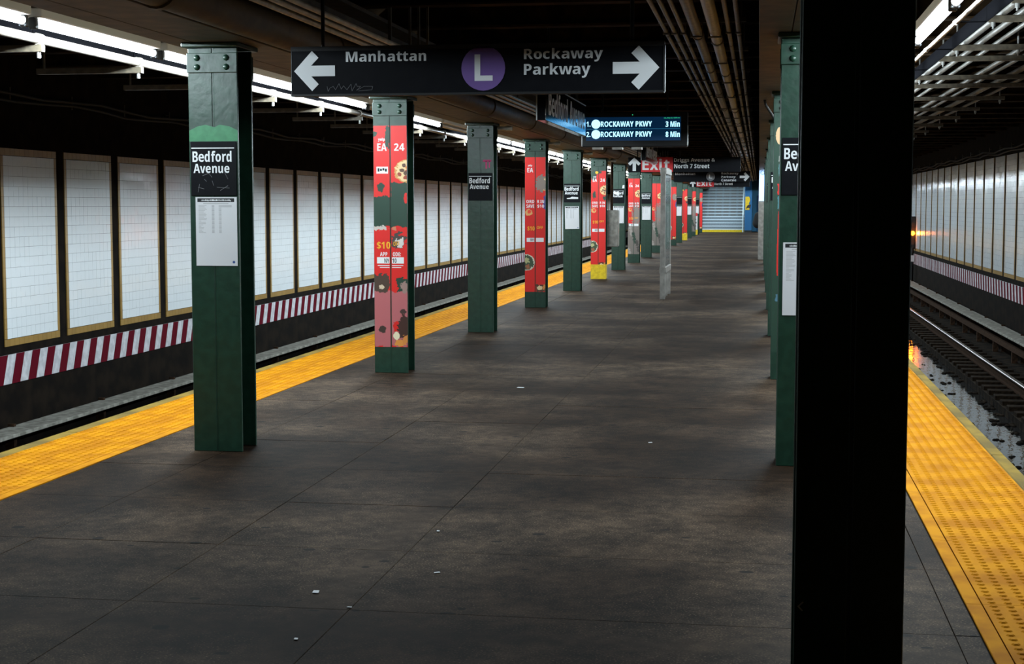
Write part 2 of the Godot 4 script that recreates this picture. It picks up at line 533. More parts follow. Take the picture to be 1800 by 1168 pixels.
func ad_material(kind: int, sd: int) -> StandardMaterial3D:
	var im := Image.create(ad_w, ad_h, false, Image.FORMAT_RGB8)
	var j := noise(0.02, sd, 4)
	var red := c8(208, 26, 20); var green := c8(28, 58, 44); var pink := c8(176, 96, 100); var brown := c8(72, 54, 44)
	im.fill(red)
	if kind == 0:           # badly torn
		ad_blob(im, 23, 20, 4, 20, green, j, 0.4)
		ad_blob(im, 2, 14, 4, 5, green, j)
		pizza(im, 55, 80, 21, j)
		ad_rect(im, -5, 124, 60, 178, green, j, 8.0)
		ad_rect(im, 28, 100, 60, 130, green, j, 3.0)
		ad_blob(im, 12, 108, 6, 8, green, j, 0.6)
		ad_blob(im, 53, 127, 4, 10, red, j, 0.3)
		ad_blob(im, 10, 180, 12, 4, c8(190, 178, 170), j, 0.9)
		ad_rect(im, 30, 178, 36, 184, c8(190, 120, 90), j, 3.0)
		ad_blob(im, 40, 203, 12, 14, c8(66, 60, 56), j, 0.8)
		ad_blob(im, 43, 206, 6, 8, c8(206, 200, 194), j, 0.9)
		ad_rect(im, -5, 262, 24, 300, brown, j, 8.0)
		ad_rect(im, 36, 268, 60, 300, green, j, 8.0)
		ad_blob(im, 12, 285, 4, 4, c8(206, 186, 160), j, 0.6)
		ad_rect(im, -5, 293, 60, 391, pink, j, 5.0)
		ad_blob(im, 50, 286, 6, 10, c8(150, 120, 112), j, 0.8)
		ad_blob(im, 13, 360, 5, 7, c8(58, 44, 38), j, 0.6)
		ad_blob(im, 47, 328, 5, 4, c8(64, 44, 40), j, 0.8)
		ad_rect(im, 31, 347, 42, 364, red, j, 3.0)
		ad_blob(im, 49, 358, 11, 22, c8(60, 34, 28), j, 0.6)
		ad_blob(im, 36, 372, 5, 8, c8(226, 214, 180), j, 0.3)
		ad_blob(im, 41, 384, 8, 6, c8(214, 140, 60), j, 0.6)
		ad_blob(im, 51, 378, 5, 9, c8(206, 130, 60), j, 0.7)
	else:
		pizza(im, 52, 78, 20, j)
		ad_blob(im, 10, 160, 9, 10, c8(214, 160, 96), j, 0.3)
		ad_blob(im, 12, 158, 5, 5, c8(226, 70, 50), j, 0.4)
		ad_blob(im, 6, 306, 20, 24, c8(206, 200, 180), j, 0.08)
		ad_blob(im, 6, 306, 17, 21, c8(56, 74, 52), j, 0.3)
		ad_blob(im, 4, 300, 8, 8, c8(170, 168, 120), j, 0.6)
		ad_blob(im, 8, 318, 6, 6, c8(150, 90, 60), j, 0.6)
		ad_rect(im, 30, 370, 58, 391, c8(84, 52, 36), j, 4.0)
		ad_blob(im, 40, 380, 7, 6, c8(222, 196, 150), j, 0.5)
		ad_blob(im, 51, 378, 4, 8, c8(206, 130, 60), j, 0.6)
		if kind == 1:       # a grey rubbed patch
			ad_blob(im, 42, 76, 14, 24, c8(126, 112, 104), j, 0.5)
			ad_rect(im, 50, 110, 60, 150, c8(70, 60, 130), j, 5.0)
		if kind == 2:       # torn top corner
			ad_blob(im, 8, 16, 12, 22, green, j, 0.7)
			ad_blob(im, 24, 4, 14, 9, green, j, 0.6)
			ad_blob(im, 21, 6, 6, 5, c8(236, 170, 30), j, 0.3)
			ad_blob(im, 12, 96, 5, 14, green, j, 0.7)
			ad_blob(im, 50, 110, 6, 10, green, j, 0.8)
		if kind == 3:       # lower half gone
			ad_rect(im, -6, 236, 60, 400, c8(112, 104, 98), j, 14.0)
			ad_blob(im, 40, 190, 20, 60, c8(128, 118, 112), j, 0.9)
			for k in 14: ad_blob(im, fmod(k * 17.3, 55), 246 + fmod(k * 41.7, 140), 7, 9, [c8(70, 64, 60), c8(150, 142, 136), green][k % 3], j, 0.9)
		if kind == 4:       # mostly gone: a slanting red strip, a cream disc, scraps of blue
			ad_rect(im, -6, -6, 60, 400, green, j, 0.0)
			ad_blob(im, 10, 22, 7, 15, c8(214, 172, 130), j, 0.05)
			ad_rect(im, 8, 56, 20, 66, c8(190, 186, 180), j, 1.0)
			ad_rect(im, 8, 70, 20, 90, c8(96, 150, 158), j, 1.0)
			ad_rect(im, 7, 104, 60, 122, red, j, 2.0)
			ad_rect(im, 7, 124, 14, 146, c8(70, 130, 140), j, 1.0)
			for y in range(300, 520):
				for x in range(int(14 + (520 - y) * 0.0 + absf(y - 460) * 0.02), ad_w): im.set_pixel(x, y, red)
			ad_rect(im, 6, 292, 12, 304, c8(70, 110, 130), j, 2.0)
	im.generate_mipmaps()
	var m := mat(Color.WHITE, 0.45)
	m.albedo_texture = ImageTexture.create_from_image(im)
	return m

func advert(o: Node3D, m: Material, y0: float, y1: float, kind: int, near: bool) -> void:
	# two glued strips, one on each flange plate
	for s in [-1, 1]:
		var st := S()
		var xa := -CW / 2 + 0.003 if s < 0 else 0.006
		var xb := -0.006 if s < 0 else CW / 2 - 0.003
		var z := 0.0012
		var q := [Vector3(xa, y0, z), Vector3(xb, y0, z), Vector3(xb, y1, z), Vector3(xa, y1, z)]
		var ua := (xa + CW / 2) / CW; var ub := (xb + CW / 2) / CW
		var uv := [Vector2(ua, 1), Vector2(ub, 1), Vector2(ub, 0), Vector2(ua, 0)]
		for k in [0, 2, 1, 0, 3, 2]:
			st.set_normal(Vector3(0, 0, 1)); st.set_uv(uv[k]); st.add_vertex(q[k])
		for e in [[0, 1, Vector3.DOWN], [1, 2, Vector3.RIGHT], [2, 3, Vector3.UP], [3, 0, Vector3.LEFT]]:
			st.set_uv(uv[e[0]])
			quad(st, q[e[0]], q[e[1]], q[e[1]] - Vector3(0, 0, z), q[e[0]] - Vector3(0, 0, z), e[2])
		tag(put("advert_strip", st, m, o), "red printed advert strip glued to the column face")
	if not near: return
	var H := y1 - y0
	var at := func(s: String, u0: float, v0: float, u1: float, v1: float, mm: Material) -> void:
		letters(s, o, mm, Vector3((u0 / 55.0 - 0.5) * CW, y1 - v1 / 392.0 * H, 0.0014), Vector3((u1 / 55.0 - 0.5) * CW, y1 - v0 / 392.0 * H, 0.0014))
	var bar := func(u0: float, v0: float, u1: float, v1: float, mm: Material, z := 0.002) -> void:
		var st := S()
		bx(st, Vector3((u0 / 55.0 - 0.5) * CW, y1 - v1 / 392.0 * H, 0.0), Vector3((u1 / 55.0 - 0.5) * CW, y1 - v0 / 392.0 * H, z))
		put("print_bar", st, mm, o)
	at.call("yelp", 8, 21, 19, 28, M.ink)
	at.call("EA", 6.5, 31, 22, 44, M.ink)
	if kind != 1: at.call("24", 34, 31, 51, 44, M.ink)
	if kind == 0:
		at.call("$10", 5, 204, 27, 218, M.gold)
		at.call("OFF", 32, 204, 42, 212, M.gold)
		at.call("APP", 10, 223, 22, 230, M.ink)
		at.call("ODE:", 31, 223, 44, 230, M.ink)
		bar.call(5, 72, 24, 84, M.ink)
		for q in 4: bar.call(7 + q * 4, 74.5 + (q % 2), 10 + q * 4, 80.5 - (q % 3), M.ink_dark, 0.0026)
		bar.call(5, 232, 25.5, 243, M.ink)
		bar.call(29.5, 232, 49, 243, M.ink)
		at.call("NY", 17, 234, 25, 242, M.ink_dark)
		at.call("10", 30, 234, 37, 242, M.ink_dark)
		for v in [246.0, 249.5]:
			bar.call(6 + (v - 246), v, 25.5, v + 1.2, M.ink)
			bar.call(29.5, v, 48 - (v - 246), v + 1.2, M.ink)
	else:
		at.call("ORD", 4, 124, 25, 133, M.ink)
		at.call("SAVE", 4, 137, 25, 147, M.ink)
		if kind != 4:
			at.call("R IN", 33, 124, 51, 133, M.ink)
			at.call("$10", 33, 137, 51, 147, M.ink)
		at.call("$10", 7, 200, 26, 214, M.gold)
		at.call("OFF", 32, 200, 48, 208, M.gold)
		bar.call(5, 234, 25.5, 246, M.ink)
		bar.call(29.5, 234, 50, 246, M.ink)
		at.call("NY1", 15, 236, 25, 244, M.ink_dark)

# ---------------------------------------------------------------- lamps
func lamp(x: float, d: float, on: bool, label: String, group: String) -> void:
	var y := LAMP_Y
	var o := base("fluorescent_lamp", V(x, y, d), label, "lamp", group)
	var L := LAMP_PITCH - 0.12
	var st := S()
	bevel(st, Vector3(-0.05, 0.03, 0.0), Vector3(0.05, 0.085, -L), 0.006)
	put("channel", st, M.lamp_white, o)
	st = S()
	rod(st, Vector3(0, 0, -0.02), Vector3(0, 0, -L + 0.02), 0.024, 12)
	put("tube", st, M.tube if on else M.tube_off, o)
	for z in [0.0, -L]:
		st = S()
		bevel(st, Vector3(-0.022, -0.035, z - 0.02), Vector3(0.022, 0.03, z + 0.02), 0.005)
		put("socket", st, M.socket, o)
	var out := -1.0 if x < -1.0 else 1.0
	var bd := BEAM0 + PITCH * ceilf((d + 0.05 - BEAM0) / PITCH)
	while bd < d + L - 0.05:
		st = S()
		rod(st, Vector3(0, 0.085, d - bd), Vector3(0, 3.05 - LAMP_Y, d - bd), 0.008, 6)
		put("hanger_rod", st, M.strut, o)
		bd += PITCH
	if not on: return
	for tilt in [-0.96, 0.96]:       # the tube shines to both sides and down
		var a := AreaLight3D.new()
		a.name = "tube_light"
		a.area_size = Vector2(0.05, L - 0.05)
		a.area_normalize_energy = true
		a.light_energy = LAMP_ENERGY * (1.0 if tilt * out < 0.0 else 1.1 if out > 0.0 else 1.2)     # extra energy added on the track side to brighten the tiled walls
		a.area_size.x = 0.044
		a.light_color = Color(0.9, 0.97, 1.0)
		a.shadow_enabled = true
		o.add_child(a, true)
		a.position = Vector3(sin(tilt) * 0.027, -cos(tilt) * 0.027, -L / 2)
		a.basis = Basis(Vector3(0, 0, 1), tilt) * Basis(Vector3(1, 0, 0), -PI / 2)
		a.set("area_range", 60.0)

const LAMP_ENERGY := 5.4
const LAMP_Y := 2.55
const LAMP_PITCH := 1.9

func _ready() -> void:
	rng.seed = 12
	# ---- camera
	var cam := Camera3D.new()
	cam.name = "camera"
	add_child(cam)
	cam.position = Vector3(0, EYE, 0)
	cam.rotation = Vector3(-0.081827, 0.158808, 0)
	cam.fov = rad_to_deg(2.0 * atan(584.0 / FOCAL))
	cam.near = 0.05
	cam.far = 300.0
	cam.current = true
	# ---- surroundings: no daylight down here
	var we := WorldEnvironment.new()
	we.name = "environment"
	var e := Environment.new()
	e.background_mode = Environment.BG_COLOR
	e.background_color = Color.BLACK
	e.tonemap_mode = Environment.TONE_MAPPER_LINEAR
	e.tonemap_exposure = 1.0
	e.sdfgi_enabled = true
	e.ssao_enabled = true
	e.ssil_enabled = true
	we.environment = e
	add_child(we)
	make_materials()
	column_parts()
	platform()
	tracks()
	walls()
	ceiling()
	rows()
	lamps()
	signs()
	pipes()
	furniture()
	far_end()

# ---------------------------------------------------------------- platform
func platform() -> void:
	var fl := base("floor", Vector3.ZERO, "dark stained concrete platform floor cast in slabs", "", "", "structure")
	var xs := [-3.832, -3.24, -2.37, -1.5, 0.70, 0.788]
	var cuts := [-4.0, 2.5]
	for k in 19: cuts.append(3.5 + k)
	cuts.append(112.0)
	var cache := {}
	for i in xs.size() - 1:
		for k in cuts.size() - 1:
			var w: float = xs[i + 1] - xs[i] - 0.003
			var l: float = cuts[k + 1] - cuts[k] - 0.003
			var key := "%.3f %.3f" % [w, l]
			if not cache.has(key):
				var st := S()
				bevel(st, Vector3(-w / 2, -0.06, -l / 2), Vector3(w / 2, 0, l / 2), 0.0015)
				cache[key] = st.commit()
			var dy := -0.0015 * fmod(i * 3.7 + k * 2.3, 1.0)
			node_of("slab", cache[key], M.concrete, fl, V((xs[i] + xs[i + 1]) / 2.0, dy, (cuts[k] + cuts[k + 1]) / 2.0))
	var st2 := S()
	bx(st2, V(-4.5, -0.01, -4), V(1.41, -1.6, 112))
	put("foundation", st2, M.bed, fl)
	# edge boards
	for side in [[-4.585, -4.478], [1.41, 1.492]]:
		for k in 26:
			var st := S()
			bevel(st, V(side[0], 0.0, -4 + k * BAY + 0.004), V(side[1], -0.16, -4 + (k + 1) * BAY - 0.004), 0.008)
			put("edge_board", st, M.edge, fl)
	# warning strips
	var pl := BAY / 4.0
	var st := S()
	bevel(st, Vector3(-0.305, -0.05, -pl / 2 + 0.001), Vector3(0.243, 0.003, pl / 2 - 0.001), 0.0015)
	bevel(st, Vector3(0.248, -0.05, -pl / 2 + 0.001), Vector3(0.305, 0.003, pl / 2 - 0.001), 0.0015)
	for i in 9:
		for k in 20:
			var c := Vector3(-0.276 + i * 0.0605, 0.003, -pl / 2 + (k + 0.5) * pl / 20)
			for q in 6:
				var a := TAU * q / 6; var b := TAU * (q + 1) / 6
				var va := Vector3(cos(a), 0, sin(a)); var vb := Vector3(cos(b), 0, sin(b))
				quad(st, c + va * 0.017, c + vb * 0.017, c + vb * 0.0095 + Vector3(0, 0.0048, 0), c + va * 0.0095 + Vector3(0, 0.0048, 0), ((va + vb) / 2 + Vector3(0, 0.9, 0)).normalized())
				tri(st, c + Vector3(0, 0.0048, 0), c + va * 0.0095 + Vector3(0, 0.0048, 0), c + vb * 0.0095 + Vector3(0, 0.0048, 0), Vector3.UP)
	var panel := st.commit()
	for side in [[1.099, 1.0, "yellow domed warning strip along the platform edge beside the wet track"], [-4.155, -1.04, "yellow domed warning strip along the platform edge beside the dry track"]]:
		var o := base("tactile_strip", V(side[0], 0, 0), side[2], "warning strip", "", "thing")
		for k in 100:
			var p := node_of("tactile_panel", panel, M.yellow, o, V(0, 0, -2 + (k + 0.5) * pl))
			p.scale = Vector3(absf(side[1]), 1, 1)
			if side[1] > 0: p.rotation.y = PI
	# scraps of litter
	for q in [[555, 1042, 0.022], [770, 935, 0.012], [614, 1069, 0.01], [768, 1008, 0.014], [520, 1125, 0.012], [1143, 779, 0.014], [915, 682, 0.03]]:
		var r := px(q[0], q[1], 1.0) - Vector3(0, EYE, 0)
		var at: Vector3 = Vector3(0, EYE, 0) + r * (EYE / -r.y)
		st = S()
		var w: float = q[2]
		flat(st, PackedVector2Array([Vector2(-w, -w * 0.5), Vector2(w * 0.8, -w * 0.6), Vector2(w, w * 0.4), Vector2(-w * 0.7, w * 0.6)]), 0.0, 0.002)
		var o := put("paper_scrap", st, M.paper, self)
		o.position = at + Vector3(0, 0.0015, 0)
		o.rotation = Vector3(-PI / 2, fmod(w * 900.0, 3.0), 0)
		tag(o, "small white scrap of paper lying on the platform floor", "litter", "paper scraps on the floor")

# ---------------------------------------------------------------- tracks
func tracks() -> void:
	for s in [0, 1]:
		# q(t): metres from the platform edge across the track
		var edge := 1.49 if s else -4.58
		var dir := 1.0 if s else -1.0
		var called: String = "wet" if s else "dry"
		var X := func(t: float) -> float: return edge + dir * t
		var bed := base("track_bed", Vector3.ZERO, "dark grimy track bed of the %s track with tie blocks" % called, "track bed", "", "structure")
		var st := S()
		bx(st, V(X.call(-0.2), -1.62, -4), V(X.call(3.6), -1.75, 112))
		put("bottom", st, M.muck, bed)
		for t in [[-0.1, 1.3], [1.95, 3.6]]:
			st = S()
			bx(st, V(X.call(t[0]), -1.62, -4), V(X.call(t[1]), -1.33, 112))
			put("bench", st, M.muck, bed)
		st = S()
		bevel(st, Vector3(-0.42, 0.0, -0.12), Vector3(0.42, 0.075, 0.12), 0.01)
		var tie := st.commit()
		for k in (135 if s else 40):
			for t in ([0.87, 2.38] if not s or k < 10 else [2.38]):
				var b := node_of("tie_block", tie, M.tie, bed, V(X.call(t), -1.345 + 0.01 * rng.randf(), 6.0 + k * 0.62))
				b.rotation.y = rng.randf_range(-0.05, 0.05)
		# running rails
		for t in [0.87, 2.38]:
			var rail := base("running_rail", V(X.call(t), -1.275, 0), "steel running rail of the %s track %s" % [called, "next to the platform" if t < 1 else "next to the cover board"], "rail")
			st = S()
			bx(st, V(-0.068, 0, -4), V(0.068, 0.018, 112))
			bx(st, V(-0.009, 0.018, -4), V(0.009, 0.115, 112))
			put("rail_base", st, M.rust, rail)
			st = S()
			bevel(st, V(-0.036, 0.11, -4), V(0.036, 0.15, 112), 0.01)
			put("rail_head", st, M.rail, rail)
		# third rail under its board
		var tr := base("third_rail", V(X.call(3.1), -1.33, 0), "third rail of the %s track under a pale cover board" % called, "rail")
		st = S()
		bx(st, V(-0.04, 0.2, -4), V(0.04, 0.3, 112))
		put("contact_rail", st, M.rust, tr)
		for k in 26:
			st = S()
			bevel(st, V(-0.16, 0.46, -4 + k * BAY + 0.006), V(0.16, 0.5, -4 + (k + 1) * BAY - 0.006), 0.006)
			put("cover_board", st, M.cover, tr)
		for k in 50:
			st = S()
			var d := -3.0 + k * 2.27
			bx(st, V(dir * 0.1, 0.0, d), V(dir * 0.2, 0.46, d + 0.06))
			bx(st, V(-0.12, 0.43, d), V(dir * 0.2, 0.46, d + 0.06))
			bx(st, V(-0.05, 0.0, d), V(0.05, 0.2, d + 0.08))
			bx(st, V(dir * 0.1, 0.5, d), V(dir * 0.17, 0.53, d + 0.05))
			put("bracket", st, M.rust, tr)
	# standing water in the trough of the wet track, with clumps of muck in it
	var st3 := S()
	bx(st3, V(2.79, -1.62, -3), V(3.44, -1.44, 110))
	var wt := put("standing_water", st3, M.water, self)
	tag(wt, "dark standing water in the trough between the rails", "water", "", "stuff")
	var st4 := S()
	for k in 170:
		var d := 12.0 + 40.0 * pow(rng.randf(), 1.4)
		var x := 2.82 + 0.6 * rng.randf()
		if rng.randf() < 0.5: x = 3.3 + 0.08 * rng.randf() if rng.randf() < 0.5 else 3.36 + 0.08 * rng.randf()
		var r := rng.randf_range(0.02, 0.07)
		for q in 3:
			dome(st4, V(x + rng.randf_range(-r, r), -1.4395, d + rng.randf_range(-r, r) * 2.5), Vector3.UP, r * rng.randf_range(0.5, 1.0), r * 0.4, 7, 2)
	tag(put("muck_debris", st4, M.muck, self), "dark clumps of muck lying in the trough water", "debris", "", "stuff")

# ---------------------------------------------------------------- side walls
func walls() -> void:
	var tile_mesh := BoxMesh.new()
	tile_mesh.size = Vector3(0.012, 0.1065, 0.1068)
	var tile_v := BoxMesh.new()
	tile_v.size = Vector3(0.012, 0.1065, 0.055)
	var tile_h := BoxMesh.new()
	tile_h.size = Vector3(0.012, 0.075, 0.1068)
	for s in [0, 1]:
		var x := 4.98 if s else -7.94
		var dir := -1.0 if s else 1.0              # towards the platform
		var w := base("wall_side_wet_track" if s else "wall_side_dry_track", Vector3.ZERO, "tiled tunnel wall behind the %s track with ochre framed white panels" % ("wet" if s else "dry"), "", "", "structure")
		w.name = "wall_wet_track" if s else "wall_dry_track"
		var st := S()
		bx(st, V(x, -1.75, -4), V(x - dir * 0.3, 3.5, 112))
		put("wall_face", st, M.wall, w)
		var y0 := 0.06 if s else 0.0
		var rows := 22 if s else 18
		var first := 31.39 - 21 * 1.514 if s else 16.72 - 11 * 1.514
		var n := 68
		var whites: Array = []
		var ochres_v: Array = []
		var ochres_h: Array = []
		var tone := noise(0.9, 60 + s, 2)
		var kept := 0
		for k in n:
			var d0 := first + k * 1.514 + 0.1
			var d1 := d0 + 1.314
			var wide := (d1 - d0 - 0.118) / 11.0
			var yb := y0 + 0.085
			var cell := func(i: int, r: int) -> Array:
				var at := V(x + dir * 0.006, yb + (r + 0.5) * 0.1088, d0 + 0.059 + (i + 0.5) * wide)
				var b := Basis(Vector3.UP, rng.randf_range(-0.014, 0.014)) * Basis(Vector3(0, 0, 1), rng.randf_range(-0.014, 0.014))
				return [Transform3D(b, at), Color.WHITE]
			var single: bool = s == 0 and (k == 10 or k == 11)
			if single:
				var pn := Node3D.new()
				pn.name = "tile_panel"
				w.add_child(pn, true)
				for r in rows:
					for i in 11:
						var q: Array = cell.call(i, r)
						if k == 11 and r >= 9:
							whites.append(q); continue
						var t := node_of("tile", tile_mesh, M.tile, pn)
						t.transform = q[0]
			else:
				for r in rows:
					for i in 11: whites.append(cell.call(i, r))
			for r in rows:
				for dd in [d0 + 0.029, d1 - 0.029]:
					ochres_v.append([Transform3D(Basis(), V(x + dir * 0.005, yb + (r + 0.5) * 0.1088, dd)), Color.WHITE * rng.randf_range(0.8, 1.0)])
			for i in 12:
				for yy in [y0 + 0.043, yb + rows * 0.1088 + 0.042]:
					if s and yy > 1.0: continue
					ochres_h.append([Transform3D(Basis(), V(x + dir * 0.005, yy, d0 + (i + 0.5) * (d1 - d0) / 12.0)), Color.WHITE * rng.randf_range(0.8, 1.0)])
		for g in [[whites, tile_mesh, M.tile, "white_tiles"], [ochres_v, tile_v, M.ochre, "ochre_border_tiles"], [ochres_h, tile_h, M.ochre, "ochre_edge_tiles"]]:
			var mm := MultiMesh.new()
			mm.transform_format = MultiMesh.TRANSFORM_3D
			mm.use_colors = true
			mm.mesh = g[1]
			mm.instance_count = g[0].size()
			for i in g[0].size():
				mm.set_instance_transform(i, g[0][i][0])
				mm.set_instance_color(i, g[0][i][1])
			var o := MultiMeshInstance3D.new()
			o.name = g[3]
			o.multimesh = mm
			o.material_override = g[2]
			tag(o, "", "", "", "stuff")
			w.add_child(o, true)
		# striped clearance boards
		var ya := -0.37 if s else -0.40
		var yt := -0.04 if s else -0.085
		var bl := 2.27
		var pitch := bl / 6.0
		st = S()
		bevel(st, Vector3(0, ya, -bl / 2 + 0.002), Vector3(dir * 0.012, yt, bl / 2 - 0.002), 0.002)
		var board := st.commit()
		st = S()
		for q in 7:
			var z := -bl / 2 + q * pitch
			var lean := -0.12
			var xx := dir * 0.0135
			var pts := [Vector3(xx, ya, z), Vector3(xx, ya, z + pitch * 0.5), Vector3(xx, yt, z + pitch * 0.5 + lean), Vector3(xx, yt, z + lean)]
			for p in 4: pts[p].z = clampf(pts[p].z, -bl / 2 + 0.002, bl / 2 - 0.002)
			quad(st, pts[0], pts[1], pts[2], pts[3], Vector3(dir, 0, 0))
			for p in 4:
				quad(st, pts[p], pts[(p + 1) % 4], pts[(p + 1) % 4] - Vector3(dir * 0.003, 0, 0), pts[p] - Vector3(dir * 0.003, 0, 0), (pts[p] - (pts[0] + pts[2]) / 2.0).normalized())
		var stripes := st.commit()
		for k in 46:
			var b := node_of("striped_board", board, M.white_board, w, V(x, 0, 2.0 + (k + 0.5) * bl))
			node_of("red_stripes", stripes, M.maroon, b)
		# sagging cables on hooks
		for c in [[2.66, 0.02, 0.0], [2.6, 0.017, 1.3]]:
			st = S()
			var pts: Array = []
			for k in 120:
				pts.append(V(x + dir * (0.06 + 0.015 * sin(k * 2.1)), c[0] + (0.0 if s else 0.03) + 0.022 * sin(k * 1.57 + c[2]) + 0.012 * sin(k * 0.7), 8.0 + k * 0.75))
			path_rod(st, pts, c[1], 6)
			var cb := put("wall_cable", st, M.cable, self)
			tag(cb, "sagging black cable hooked along the top of the %s track wall, %s of two" % ["wet" if s else "dry", "upper" if c[2] == 0.0 else "lower"], "cable")
		for k in 60:
			st = S()
			bx(st, Vector3(0, 0, 0), Vector3(dir * 0.05, 0.012, 0.012))
			bx(st, Vector3(dir * 0.04, -0.1, 0), Vector3(dir * 0.05, 0.05, 0.012))
			put("cable_hook", st, M.strut, w, V(x, 2.72, 8.0 + k * 1.5))
	# the ends of the tunnel
	for q in [[-4.3, "wall_entrance_end"], [112.0, "wall_tunnel_end"]]:
		var st := S()
		bx(st, V(-8.3, -1.8, q[0]), V(5.4, 3.6, q[0] + 0.3))
		tag(put(q[1], st, M.wall, self), "", "", "", "structure")

# ---------------------------------------------------------------- ceiling and girders
func ceiling() -> void:
	var c := base("ceiling", Vector3.ZERO, "dark tunnel ceiling with brown cross beams", "", "", "structure")
	var st := S()
	bx(st, V(-8.3, 3.3, -4.3), V(5.4, 3.6, 112.3))
	put("ceiling_slab", st, M.ceiling, c)
	st = S()
	bx(st, Vector3(-7.94, 0, -0.008), Vector3(4.98, 0.25, 0.008))
	bx(st, Vector3(-7.94, 0, -0.075), Vector3(4.98, 0.018, 0.075))
	var beam := st.commit()
	for k in 75:
		node_of("cross_beam", beam, M.beam, c, V(0, 3.05, BEAM0 + (k - 2) * PITCH))
	for s in [0, 1]:
		var x := 0.265 if s else -3.275
		var g := base("steel_girder", V(x, 2.49, 0), "brown riveted girder over the column row beside the %s track" % ("wet" if s else "dry"), "girder", "", "structure")
		st = S()
		bevel(st, V(-0.28, 0, -4), V(-0.1, 0.03, 112), 0.004)
		bevel(st, V(-0.094, 0, -4), V(0.28, 0.03, 112), 0.004)
		put("bottom_flange", st, M.cream, g)
		st = S()
		bx(st, V(-0.012, 0.03, -4), V(0.012, 0.56, 112))
		put("web", st, M.cream, g)
		st = S()
		bx(st, V(-0.2, 0.53, -4), V(0.2, 0.56, 112))
		put("top_flange", st, M.cream, g)

